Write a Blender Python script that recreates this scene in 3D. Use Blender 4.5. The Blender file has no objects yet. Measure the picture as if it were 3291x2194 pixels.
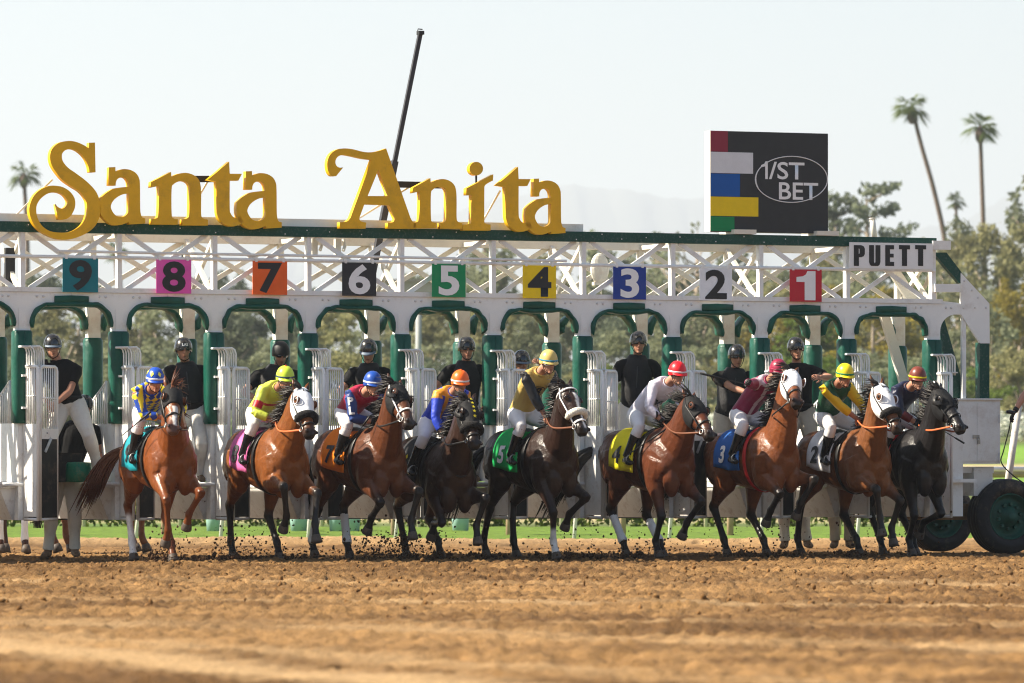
import bpy, bmesh, math, random
import numpy as np
from mathutils import Vector, Matrix
from mathutils.bvhtree import BVHTree

R = math.radians
SC = bpy.context.scene
COL = SC.collection
rng = random.Random(7)

# ------------------------------------------------------------------ camera, sky, sun, exposure
F = 17800.0          # focal length in pixels of the 3291 px wide photograph
CX, HY = 1645.5, 1520.0
HC = 1.0             # camera height
cam_d = bpy.data.cameras.new('camera')
cam = bpy.data.objects.new('camera', cam_d)
COL.objects.link(cam)
cam.location = (0, 0, HC)
cam.rotation_euler = (R(90), 0, 0)
cam_d.sensor_width = 36
cam_d.lens = F / 3291 * 36
cam_d.shift_y = (HY - 1097) / 3291
cam_d.clip_start = 0.5
cam_d.clip_end = 30000
cam_d.dof.use_dof = True
cam_d.dof.focus_distance = 65.3
cam_d.dof.aperture_fstop = 4.2
SC.camera = cam

SUN_AZ, SUN_EL = R(-92), R(40)      # measured from +Y towards +X
w = bpy.data.worlds.new('World')
SC.world = w
w.use_nodes = True
nt = w.node_tree
bg = nt.nodes['Background']
sky = nt.nodes.new('ShaderNodeTexSky')
sky.sky_type = 'NISHITA'
sky.sun_disc = False
sky.sun_elevation = SUN_EL
sky.sun_rotation = SUN_AZ
sky.altitude = 100
sky.air_density = 1.0
sky.dust_density = 1.0
sky.ozone_density = 1.0
nt.links.new(sky.outputs[0], bg.inputs[0])
bg.inputs[1].default_value = 0.058

sd = bpy.data.lights.new('sun', 'SUN')
sd.energy = 5.0
sd.angle = R(0.53)
sd.color = (1.0, 0.90, 0.74)
sun = bpy.data.objects.new('sun', sd)
COL.objects.link(sun)
sdir = Vector((math.sin(SUN_AZ) * math.cos(SUN_EL), math.cos(SUN_AZ) * math.cos(SUN_EL), math.sin(SUN_EL)))
sun.rotation_euler = (-sdir).to_track_quat('-Z', 'Y').to_euler()
sun.location = (-60, 60, 60)

vs = SC.view_settings
vs.view_transform = 'Standard'
vs.look = 'None'
vs.gamma = 1
vs.use_curve_mapping = False
vs.exposure = 1.53
SC.cycles.use_denoising = True
SC.cycles.filter_width = 1.15
SC.cycles.max_bounces = 6
SC.cycles.volume_bounces = 0

# ------------------------------------------------------------------ helpers
def V(*a):
    return Vector(a)

def PX(px, py, Y):
    """world point at depth Y behind pixel (px, py) of the 3291 px photograph"""
    return Vector(((px - CX) / F * Y, Y, HC - (py - HY) / F * Y))

def tag(o, label=None, cat=None, group=None, kind=None):
    if label: o['label'] = label
    if cat: o['category'] = cat
    if group: o['group'] = group
    if kind: o['kind'] = kind
    return o

def empty(name, loc=(0, 0, 0), rz=0.0):
    o = bpy.data.objects.new(name, None)
    COL.objects.link(o)
    o.location = loc
    o.rotation_euler = (0, 0, rz)
    o.empty_display_size = 0.2
    return o

def link(name, me, mat=None, parent=None):
    o = bpy.data.objects.new(name, me)
    COL.objects.link(o)
    if mat is not None and len(me.materials) == 0:
        me.materials.append(mat)
    if parent is not None:
        o.parent = parent
    return o

def copy_tree(o, parent=None):
    c = o.copy()
    COL.objects.link(c)
    c.parent = parent
    for ch in list(o.children):
        copy_tree(ch, c)
    return c

def frame_from(d, side):
    d = d.normalized()
    s = side - d * side.dot(d)
    if s.length < 1e-5:
        s = d.orthogonal()
    s.normalize()
    return d, s, d.cross(s)

def catmull(pts, k):
    """pts: list of sequences of floats; k samples for each span"""
    P = [np.array(p, float) for p in pts]
    P = [2 * P[0] - P[1]] + P + [2 * P[-1] - P[-2]]
    out = []
    for i in range(1, len(P) - 2):
        for j in range(k):
            t = j / k
            a, b, c, d = P[i - 1], P[i], P[i + 1], P[i + 2]
            out.append(0.5 * (2 * b + (c - a) * t + (2 * a - 5 * b + 4 * c - d) * t * t + (3 * b - a - 3 * c + d) * t ** 3))
    out.append(P[-2])
    return out

class MB:
    def __init__(s):
        s.v, s.f, s.c, s.m = [], [], [], []
    def add(s, vs, fs, col=None, mi=0):
        b = len(s.v)
        s.v.extend(Vector(v) for v in vs)
        s.f.extend([i + b for i in f] for f in fs)
        s.c.extend([col] * len(vs))
        s.m.extend([mi] * len(fs))
        return s
    def box(s, x0, x1, y0, y1, z0, z1, col=None, mi=0):
        vs = [(x, y, z) for x in (x0, x1) for y in (y0, y1) for z in (z0, z1)]
        return s.add(vs, [(0, 1, 3, 2), (4, 6, 7, 5), (0, 4, 5, 1), (2, 3, 7, 6), (0, 2, 6, 4), (1, 5, 7, 3)], col, mi)
    def bar(s, p0, p1, wd, ht, side=(0, 1, 0), col=None, mi=0):
        """box along p0-p1; wd along side, ht across"""
        p0, p1 = Vector(p0), Vector(p1)
        d, sd_, n = frame_from(p1 - p0, Vector(side))
        vs = []
        for p in (p0, p1):
            for a in (-1, 1):
                for b in (-1, 1):
                    vs.append(p + sd_ * (a * wd / 2) + n * (b * ht / 2))
        return s.add(vs, [(0, 1, 3, 2), (4, 6, 7, 5), (0, 4, 5, 1), (2, 3, 7, 6), (0, 2, 6, 4), (1, 5, 7, 3)], col, mi)
    def loft(s, st, side=(0, 1, 0), n=14, k=0, col=None, mi=0, sq=1.0):
        """st: list of (x,y,z,a,b): a along side, b across; k>0 = catmull samples"""
        if k:
            st = catmull(st, k)
        pts = [Vector(p[:3]) for p in st]
        vs, fs = [], []
        N = len(pts)
        sv = Vector(side)
        for i, p in enumerate(pts):
            t = pts[min(i + 1, N - 1)] - pts[max(i - 1, 0)]
            d, sd_, nn = frame_from(t, sv)
            a, b = max(st[i][3], 1e-3), max(st[i][4], 1e-3)
            for j in range(n):
                q = 2 * math.pi * j / n
                cq, sq_ = math.cos(q), math.sin(q)
                if sq != 1.0:
                    cq = math.copysign(abs(cq) ** sq, cq); sq_ = math.copysign(abs(sq_) ** sq, sq_)
                vs.append(p + sd_ * (a * cq) + nn * (b * sq_))
        for i in range(N - 1):
            for j in range(n):
                j2 = (j + 1) % n
                fs.append((i * n + j, i * n + j2, (i + 1) * n + j2, (i + 1) * n + j))
        fs.append(tuple(reversed(range(n))))
        fs.append(tuple(range((N - 1) * n, N * n)))
        return s.add(vs, fs, col, mi)
    def tube(s, pts, r, n=8, col=None, mi=0, k=0, side=(0.31, 0.9, 0.17)):
        if not hasattr(r, '__len__'):
            r = [r] * len(pts)
        st = [tuple(p) + (q, q) for p, q in zip(pts, r)]
        return s.loft(st, side, n, k, col, mi)
    def ring(s, pts, r, n=6, col=None, mi=0, side=(0, 0, 1)):
        """closed tube"""
        pts = [Vector(p) for p in pts]
        N = len(pts)
        vs, fs = [], []
        for i, p in enumerate(pts):
            d, a, b = frame_from(pts[(i + 1) % N] - pts[i - 1], Vector(side))
            ra, rb = r if hasattr(r, '__len__') else (r, r)
            for j in range(n):
                q = 2 * math.pi * j / n
                vs.append(p + a * (ra * math.cos(q)) + b * (rb * math.sin(q)))
        for i in range(N):
            i2 = (i + 1) % N
            for j in range(n):
                j2 = (j + 1) % n
                fs.append((i * n + j, i * n + j2, i2 * n + j2, i2 * n + j))
        return s.add(vs, fs, col, mi)
    def ell(s, c, ax, ay, az, nu=12, nv=8, col=None, mi=0, v0=-90, v1=90):
        """ellipsoid with axis vectors ax, ay, az; v range in degrees along az"""
        c, ax, ay, az = Vector(c), Vector(ax), Vector(ay), Vector(az)
        vs, fs = [], []
        for i in range(nv + 1):
            ph = R(v0 + (v1 - v0) * i / nv)
            ph = max(min(ph, R(89.5)), R(-89.5))
            for j in range(nu):
                q = 2 * math.pi * j / nu
                vs.append(c + ax * (math.cos(ph) * math.cos(q)) + ay * (math.cos(ph) * math.sin(q)) + az * math.sin(ph))
        for i in range(nv):
            for j in range(nu):
                j2 = (j + 1) % nu
                fs.append((i * nu + j, i * nu + j2, (i + 1) * nu + j2, (i + 1) * nu + j))
        fs.append(tuple(reversed(range(nu))))
        fs.append(tuple(range(nv * nu, (nv + 1) * nu)))
        return s.add(vs, fs, col, mi)
    def prism(s, poly, fn, t0, t1, col=None, mi=0):
        """extrude polygon [(a,b)..]; fn(a,b,t) -> point"""
        n = len(poly)
        vs = [fn(a, b, t0) for a, b in poly] + [fn(a, b, t1) for a, b in poly]
        fs = [tuple(range(n)), tuple(reversed(range(n, 2 * n)))]
        for i in range(n):
            j = (i + 1) % n
            fs.append((i, i + n, j + n, j))
        return s.add(vs, fs, col, mi)
    def mesh(s, name, smooth=False):
        me = bpy.data.meshes.new(name)
        me.from_pydata([tuple(v) for v in s.v], [], [tuple(f) for f in s.f])
        me.validate()
        if any(c is not None for c in s.c) and len(me.vertices) == len(s.c):
            at = me.color_attributes.new('col', 'FLOAT_COLOR', 'POINT')
            arr = np.array([(c if c is not None else (0.8, 0.8, 0.8)) + (1.0,) for c in s.c], 'f').ravel()
            at.data.foreach_set('color', arr)
        if any(s.m) and len(me.polygons) == len(s.m):
            me.polygons.foreach_set('material_index', s.m)
        bm = bmesh.new(); bm.from_mesh(me)
        bmesh.ops.recalc_face_normals(bm, faces=bm.faces)
        bm.to_mesh(me); bm.free()
        if smooth:
            me.polygons.foreach_set('use_smooth', [True] * len(me.polygons))
        return me
    def build(s, name, mat=None, parent=None, smooth=False):
        return link(name, s.mesh(name, smooth), mat, parent)

def eval_mesh(o, name):
    bpy.context.view_layer.update()
    dg = bpy.context.evaluated_depsgraph_get()
    me = bpy.data.meshes.new_from_object(o.evaluated_get(dg))
    me.name = name
    return me

def remesh(mb, name, voxel, iters=4, factor=0.5):
    me = mb.mesh(name + '_src')
    o = bpy.data.objects.new('tmp', me)
    COL.objects.link(o)
    md = o.modifiers.new('r', 'REMESH'); md.mode = 'VOXEL'; md.voxel_size = voxel; md.adaptivity = 0
    ms = o.modifiers.new('s', 'SMOOTH'); ms.factor = factor; ms.iterations = iters
    out = eval_mesh(o, name)
    bpy.data.objects.remove(o); bpy.data.meshes.remove(me)
    out.materials.clear()
    out.polygons.foreach_set('use_smooth', [True] * len(out.polygons))
    return out

def verts_np(me):
    a = np.empty(len(me.vertices) * 3, 'f'); me.vertices.foreach_get('co', a)
    return a.reshape(-1, 3).astype(float)

def smooth_attr(me, C, it):
    e = np.empty(len(me.edges) * 2, 'i'); me.edges.foreach_get('vertices', e); e = e.reshape(-1, 2)
    deg = np.bincount(e.ravel(), minlength=len(C)).astype(float)[:, None] + 1e-9
    for _ in range(it):
        S = np.zeros_like(C)
        np.add.at(S, e[:, 0], C[e[:, 1]]); np.add.at(S, e[:, 1], C[e[:, 0]])
        C = 0.4 * C + 0.6 * S / deg
    return C

def set_col(me, C):
    at = me.color_attributes.new('col', 'FLOAT_COLOR', 'POINT')
    at.data.foreach_set('color', np.concatenate([C, np.ones((len(C), 1))], 1).astype('f').ravel())

def seg_dist(P, a, b):
    a, b = np.array(a, float), np.array(b, float)
    d = b - a
    t = np.clip(((P - a) @ d) / (d @ d + 1e-12), 0, 1)
    return np.linalg.norm(P - (a + t[:, None] * d), axis=1), t

def text_mesh(txt, size, offset=0.0, ext=0.0, name='lettering', shear=0.0, space=1.0):
    cu = bpy.data.curves.new(name, 'FONT')
    cu.body = txt; cu.size = size; cu.align_x = 'CENTER'; cu.align_y = 'CENTER'
    cu.offset = offset; cu.extrude = ext; cu.shear = shear; cu.space_character = space
    cu.resolution_u = 4
    o = bpy.data.objects.new('tmp', cu); COL.objects.link(o)
    me = eval_mesh(o, name)
    bpy.data.objects.remove(o); bpy.data.curves.remove(cu)
    return me

def decal(name, src, target_me, center, normal, up, mat, parent, lift=0.004, cut=0.03):
    """lay the flat mesh src (xy plane) on the surface of target_me along -normal; returns object"""
    n = Vector(normal).normalized(); u = Vector(up); u = (u - n * u.dot(n)).normalized(); r = u.cross(n)
    bm = bmesh.new(); bm.from_mesh(src)
    bmesh.ops.triangulate(bm, faces=bm.faces)
    for _ in range(3):
        ed = [e for e in bm.edges if e.calc_length() > cut]
        if not ed: break
        bmesh.ops.subdivide_edges(bm, edges=ed, cuts=1)
        bmesh.ops.triangulate(bm, faces=bm.faces)
    tree = BVHTree.FromPolygons([v.co for v in target_me.vertices], [tuple(p.vertices) for p in target_me.polygons])
    c = Vector(center)
    dead = []
    for v in bm.verts:
        p = c + r * v.co.x + u * v.co.y
        hit, nn, _, _ = tree.ray_cast(p + n * 0.5, -n, 1.2)
        if hit is None:
            dead.append(v)
        else:
            v.co = hit + n * lift + (nn if nn.dot(n) > 0 else -nn) * lift
    bmesh.ops.delete(bm, geom=dead, context='VERTS')
    me = bpy.data.meshes.new(name); bm.to_mesh(me); bm.free()
    bm = bmesh.new(); bm.from_mesh(me); bm.to_mesh(me); bm.free()
    return link(name, me, mat, parent)

# ------------------------------------------------------------------ materials
def pmat(name, col, rough=0.6, metal=0.0, spec=0.3, noise=0.0, nscale=8.0, bump=0.0, bscale=40.0, attr=False,
         sheen=0.0, coat=0.0, dirt=None, dirt_amt=0.0, dscale=3.0, trans=0.0, stretch=None):
    m = bpy.data.materials.new(name); m.use_nodes = True
    t = m.node_tree; N, L = t.nodes, t.links
    b = N['Principled BSDF']
    b.inputs['Roughness'].default_value = rough
    b.inputs['Metallic'].default_value = metal
    b.inputs['Specular IOR Level'].default_value = spec
    if sheen: b.inputs['Sheen Weight'].default_value = sheen
    if coat:
        b.inputs['Coat Weight'].default_value = coat; b.inputs['Coat Roughness'].default_value = 0.15
    tc = N.new('ShaderNodeTexCoord')
    src = tc.outputs['Object']
    if stretch:
        mp = N.new('ShaderNodeMapping'); mp.inputs['Scale'].default_value = stretch
        L.new(src, mp.inputs[0]); src = mp.outputs[0]
    if attr:
        a = N.new('ShaderNodeAttribute'); a.attribute_name = 'col'; cur = a.outputs['Color']
    else:
        rgb = N.new('ShaderNodeRGB'); rgb.outputs[0].default_value = tuple(col) + (1,); cur = rgb.outputs[0]
    if noise:
        nz = N.new('ShaderNodeTexNoise'); nz.inputs['Scale'].default_value = nscale; nz.inputs['Detail'].default_value = 5
        nz.inputs['Roughness'].default_value = 0.65
        L.new(src, nz.inputs['Vector'])
        mr = N.new('ShaderNodeMapRange'); mr.inputs[1].default_value = 0.3; mr.inputs[2].default_value = 0.7
        mr.inputs[3].default_value = 1 - noise; mr.inputs[4].default_value = 1 + noise
        L.new(nz.outputs['Fac'], mr.inputs[0])
        mx = N.new('ShaderNodeVectorMath'); mx.operation = 'SCALE'
        L.new(cur, mx.inputs[0]); L.new(mr.outputs[0], mx.inputs['Scale'])
        cur = mx.outputs[0]
    if dirt is not None:
        nz = N.new('ShaderNodeTexNoise'); nz.inputs['Scale'].default_value = dscale; nz.inputs['Detail'].default_value = 8
        nz.inputs['Roughness'].default_value = 0.75
        L.new(src, nz.inputs['Vector'])
        mr = N.new('ShaderNodeMapRange'); mr.inputs[1].default_value = 0.52; mr.inputs[2].default_value = 0.8
        mr.inputs[3].default_value = 0; mr.inputs[4].default_value = dirt_amt
        L.new(nz.outputs['Fac'], mr.inputs[0])
        mx = N.new('ShaderNodeMix'); mx.data_type = 'RGBA'
        L.new(mr.outputs[0], mx.inputs['Factor']); L.new(cur, mx.inputs['A']); mx.inputs['B'].default_value = tuple(dirt) + (1,)
        cur = mx.outputs['Result']
    L.new(cur, b.inputs['Base Color'])
    if bump:
        nz = N.new('ShaderNodeTexNoise'); nz.inputs['Scale'].default_value = bscale; nz.inputs['Detail'].default_value = 4
        L.new(src, nz.inputs['Vector'])
        bp = N.new('ShaderNodeBump'); bp.inputs['Strength'].default_value = bump; bp.inputs['Distance'].default_value = 0.02
        L.new(nz.outputs['Fac'], bp.inputs['Height']); L.new(bp.outputs[0], b.inputs['Normal'])
    return m

M = {}
M['white'] = pmat('white_gate_paint', (0.78, 0.78, 0.76), 0.42, noise=0.05, nscale=3, dirt=(0.33, 0.22, 0.13), dirt_amt=0.55, dscale=2.2)
M['white_rough'] = pmat('white_muddy_paint', (0.76, 0.75, 0.72), 0.5, noise=0.06, nscale=3, dirt=(0.28, 0.18, 0.10), dirt_amt=0.9, dscale=5)
M['cream'] = pmat('cream_gate_paint', (0.74, 0.70, 0.60), 0.5, noise=0.06, nscale=4, dirt=(0.36, 0.2, 0.09), dirt_amt=0.6, dscale=4)
M['green_pad'] = pmat('green_vinyl_pad', (0.003, 0.068, 0.045), 0.42, noise=0.25, nscale=5, bump=0.6, bscale=9)
M['green_beam'] = pmat('green_beam_paint', (0.004, 0.055, 0.04), 0.45, noise=0.12, nscale=4, dirt=(0.5, 0.5, 0.47), dirt_amt=0.25, dscale=30)
M['yellow'] = pmat('yellow_letter_paint', (0.78, 0.43, 0.008), 0.45, noise=0.10, nscale=3, dirt=(0.26, 0.13, 0.02), dirt_amt=0.5, dscale=5)
M['black'] = pmat('black_paint', (0.02, 0.02, 0.022), 0.45, noise=0.2)
M['rubber'] = pmat('black_rubber_shade', (0.022, 0.024, 0.024), 0.7, noise=0.3, nscale=6, dirt=(0.2, 0.13, 0.08), dirt_amt=0.5, dscale=6)
M['steel'] = pmat('dull_steel', (0.35, 0.35, 0.34), 0.4, metal=0.8, noise=0.2)
M['dark_steel'] = pmat('dark_steel', (0.05, 0.05, 0.055), 0.5, metal=0.3, noise=0.2)
M['bolt'] = pmat('painted_bolt', (0.6, 0.6, 0.6), 0.4)
M['white_sign'] = pmat('white_sign_vinyl', (0.8, 0.8, 0.8), 0.4, noise=0.03)
M['black_sign'] = pmat('black_sign_vinyl', (0.022, 0.022, 0.024), 0.45, noise=0.2, nscale=3)
# ------------------------------------------------------------------ starting gate
TH = R(22.5)
GY = 66.0
gc, gs = math.cos(TH), math.sin(TH)

def gu(px, v=0.0):
    t = (px - CX) / F
    return (t * (GY + v * gc) + v * gs) / (gc - t * gs)

def gz(px, py, v=0.0):
    u = gu(px, v)
    return HC - (py - HY) / F * (GY + u * gs + v * gc)

def gw(u, v, z):
    return Vector((u * gc - v * gs, GY + u * gs + v * gc, z))

gate = empty('starting_gate', (0, GY, 0), TH)
tag(gate, 'long white starting gate with green padding behind the running horses', 'starting gate')

U0 = gu(70)
PITCH = (gu(2996) - U0) / 10
POST = [U0 + PITCH * i for i in range(-2, 11)]        # two posts beyond the left edge of the photo
UL, UR = POST[0] - 0.5, POST[-1]
W = 0.95                                               # depth of the rear truss

def part(name, mb, mat, parent=gate, smooth=False):
    return mb.build(name, M[mat] if isinstance(mat, str) else mat, parent, smooth)

# main chords
part('top_beam', MB().box(UL, UR + 0.03, -0.06, 0.05, 3.77, 3.89), 'green_beam')
part('top_plate', MB().box(UL, gu(1880), 0.053, 0.10, 3.80, 3.985), 'white')
part('rear_top_beam', MB().box(UL, UR, W - 0.06, W + 0.06, 3.72, 3.87), 'cream')
part('lower_chord', MB().box(UL, UR + 0.12, -0.05, 0.05, 3.085, 3.14), 'white')
part('rear_lower_chord', MB().box(UL, UR, W - 0.05, W + 0.05, 3.03, 3.13), 'cream')
part('front_rail', MB().tube([(UL, -0.075, 3.49), (UR, -0.075, 3.49)], 0.021), 'white')
part('front_rail', MB().tube([(gu(180), -0.08, 3.555), (gu(700), -0.08, 3.55), (gu(1250), -0.08, 3.547), (gu(1812), -0.08, 3.535)], 0.016), 'white')

vert = MB().box(-0.027, 0.027, -0.045, 0.045, 3.14, 3.77).mesh('vertical')
rvert = MB().box(-0.03, 0.03, W - 0.045, W + 0.045, 3.13, 3.72).mesh('vertical')
for m_, k_ in ((vert, 'white'), (rvert, 'cream')):
    m_.materials.append(M[k_])
# spandrel plate with quarter-round arches on both sides
def spandrel():
    hw, pw, r = PITCH / 2 - 0.0015, 0.092, 0.215
    pl = [(-hw, 3.083), (-hw, 2.955), (-pw - r, 2.955)]
    for i in range(1, 9):
        a = R(90 * i / 8)
        pl.append((-pw - r + r * math.sin(a), 2.955 - r + r * math.cos(a)))
    pl += [(-pw, 2.63)]
    pl = pl + [(-x, z) for x, z in reversed(pl)]
    m = MB().prism(pl, lambda a, b, t: V(a, t, b), -0.035, 0.035).mesh('spandrel_plate')
    return m
sp_me = spandrel(); sp_me.materials.append(M['white'])
sleeve_mb = MB().loft([(0, 0, 1.57, .105, .095), (0, 0, 1.6, .115, .105), (0, 0, 1.9, .112, .10), (0, 0, 2.3, .114, .104), (0, 0, 2.615, .113, .103), (0, 0, 2.64, .10, .09)], (1, 0, 0), 16, sq=0.55)
sleeve_mb.box(-0.005, 0.005, -0.11, -0.098, 1.6, 2.62)
sleeve_me = sleeve_mb.mesh('post_sleeve', True); sleeve_me.materials.append(M['green_pad'])
rpost_me = MB().box(-0.075, 0.075, W - 0.06, W + 0.06, 1.5, 3.03).mesh('rear_post'); rpost_me.materials.append(M['cream'])
rsl_me = MB().loft([(0, W, 1.58, .105, .105), (0, W, 1.60, .12, .12), (0, W, 1.9, .117, .117), (0, W, 2.55, .118, .118), (0, W, 2.585, .10, .10)], (1, 0, 0), 18).mesh('rear_post_sleeve', True)
rsl_me.materials.append(M['green_pad'])
post_me = MB().box(-0.05, 0.05, -0.04, 0.06, 0.5, 2.9).mesh('front_post'); post_me.materials.append(M['white'])

def arch_pad(v, thick, wide, seed):
    """padded roll following the arch underside, with a flat pad on top"""
    rg = random.Random(seed)
    hw, r = PITCH / 2 - 0.11, 0.22
    path = [(-hw + 0.0, 2.70)]
    for i in range(0, 7):
        a = R(90 * i / 6)
        path.append((-hw + r - r * math.cos(a), 2.74 + r * math.sin(a)))
    path += [(-0.12, 2.955), (0.12, 2.957)]
    path = path + [(-x, z) for x, z in reversed(path[:-2])]
    st = []
    for i, (x, z) in enumerate(path):
        k = thick * (1 + rg.uniform(-0.2, 0.3))
        if i in (0, len(path) - 1): k *= 0.5
        st.append((x, v + rg.uniform(-0.012, 0.012), z - 0.012 + rg.uniform(-0.012, 0.008), wide * (1 + rg.uniform(-.1, .15)), k))
    mb = MB().loft(st, (0, 1, 0), 10, 2, sq=0.7)
    return mb
for i, u in enumerate(POST):
    for me, nm in ((vert, 'vertical'), (rvert, 'vertical'), (sp_me, 'spandrel_plate'), (post_me, 'front_post'),
                   (sleeve_me, 'post_sleeve'), (rpost_me, 'rear_post'), (rsl_me, 'rear_post_sleeve')):
        o = link(nm, me, None, gate); o.location.x = u
    # bolts on the plate
    b = MB()
    for dx in (-0.245, -0.17, 0.17, 0.245):
        b.ell((u + dx, -0.036, 3.035), (0.016, 0, 0), (0, 0, 0.016), (0, -0.01, 0), 8, 3, v0=0)
    part('plate_bolts', b, 'bolt', smooth=True)
    if i < len(POST) - 1:
        a_, b_ = u, POST[i + 1]
        mid = (a_ + b_) / 2
        part('diagonal', MB().bar((a_ + 0.09, -0.012, 3.775), (b_ - 0.10, -0.012, 3.13), 0.03, 0.052, (0, 1, 0)), 'white')
        part('diagonal', MB().bar((b_ - 0.09, 0.022, 3.775), (a_ + 0.10, 0.022, 3.13), 0.03, 0.052, (0, 1, 0)), 'white')
        part('diagonal', MB().bar((a_ + 0.05, W - 0.02, 3.73), (b_ - 0.05, W - 0.02, 3.12), 0.03, 0.055, (0, 1, 0)), 'cream')
        part('diagonal', MB().bar((b_ - 0.05, W + 0.015, 3.73), (a_ + 0.05, W + 0.015, 3.12), 0.03, 0.055, (0, 1, 0)), 'cream')
        p = arch_pad(-0.02, 0.026, 0.075, i)
        for q in p.v: q.x += mid
        pad = part('arch_pad', p, 'green_pad', smooth=True)
        fl = MB().loft([(mid - 0.205, -0.045, 3.0, 0.012, 0.03), (mid - 0.20, -0.045, 3.0, 0.02, 0.042), (mid, -0.045, 3.005, 0.02, 0.045), (mid + 0.20, -0.045, 3.0, 0.02, 0.042), (mid + 0.205, -0.045, 3.0, 0.012, 0.03)], (0, 1, 0), 12, sq=0.4)
        part('arch_top_pad', fl, 'green_pad', pad, True)
        p = arch_pad(W - 0.02, 0.03, 0.10, 50 + i)
        for q in p.v: q.x += mid
        part('rear_arch_pad', p, 'green_pad', smooth=True)
        part('plate_tab', MB().box(mid + 0.215, b_ - PITCH / 2 + 0.33, -0.041, -0.036, 2.962, 3.078), 'white')
    # braces between front and rear truss
    if i % 2 == 0:
        part('cross_brace', MB().bar((u + 0.02, 0.05, 3.75), (u + 0.02, W - 0.05, 3.12), 0.045, 0.05, (1, 0, 0)), 'cream')
        part('cross_brace', MB().bar((u - 0.03, 0.05, 3.13), (u - 0.03, W - 0.05, 3.74), 0.045, 0.05, (1, 0, 0)), 'cream')
    else:
        part('cross_brace', MB().bar((u, 0.05, 3.75), (u, W - 0.05, 3.75), 0.05, 0.05, (1, 0, 0)), 'cream')

# stall dividers: solid side wall, ledge, slanting skirt, rails, two folded doors each
wall_me = MB().box(-0.05, 0.06, 0.11, 2.35, 0.9, 1.575).mesh('side_wall'); wall_me.materials.append(M['white'])
front_me = MB().box(-0.056, 0.066, -0.045, 0.105, 0.46, 1.57).mesh('wall_front'); front_me.materials.append(M['white_rough'])
ledge_me = MB().box(-0.26, 0.20, 0.02, 2.35, 0.83, 0.892).mesh('ledge'); ledge_me.materials.append(M['white_rough'])
bump_me = MB().tube([(-0.24, -0.02, 0.87), (0.30, -0.06, 0.87)], 0.026, 10).mesh('ledge_rail', True); bump_me.materials.append(M['white'])
sk = MB()
sk.add([(-0.25, 0.06, 0.826), (-0.25, 2.3, 0.826), (-0.07, 2.3, 0.46), (-0.07, 0.16, 0.46), (0.19, 0.06, 0.826), (0.19, 2.3, 0.826), (0.07, 2.3, 0.46), (0.07, 0.16, 0.46)],
       [(0, 1, 2, 3), (4, 7, 6, 5), (0, 3, 7, 4), (1, 5, 6, 2), (0, 4, 5, 1), (3, 2, 6, 7)])
sk_me = sk.mesh('skirt'); sk_me.materials.append(M['white_rough'])
sill_me = MB().box(-0.6, 0.57, 2.2, 2.35, 0.44, 0.50).mesh('sill'); sill_me.materials.append(M['dark_steel'])

def barred(p0, p1, z0, z1, nb, r=0.009, fr=0.019, mid=True):
    """tube frame with vertical bars between two plan points"""
    p0, p1 = Vector(p0 + (0,)), Vector(p1 + (0,))
    fr_mb, b_mb = MB(), MB()
    c = 0.05
    d = (p1 - p0)
    e = d.normalized() * c
    q = lambda p, z: V(p.x, p.y, z)
    fr_mb.tube([q(p0, z0), q(p0, z1 - c), q(p0 + e * 0.3, z1 - c * 0.3), q(p0 + e, z1), q(p1 - e, z1), q(p1 - e * 0.3, z1 - c * 0.3), q(p1, z1 - c), q(p1, z0)], fr, 8)
    for i in range(1, nb + 1):
        t = i / (nb + 1)
        p = p0.lerp(p1, t)
        b_mb.tube([q(p, z0), q(p, z1 - 0.01)], r, 6)
    if mid:
        b_mb.tube([q(p0, z0 + (z1 - z0) * 0.5), q(p1, z0 + (z1 - z0) * 0.5)], r, 6)
    return fr_mb, b_mb

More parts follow.
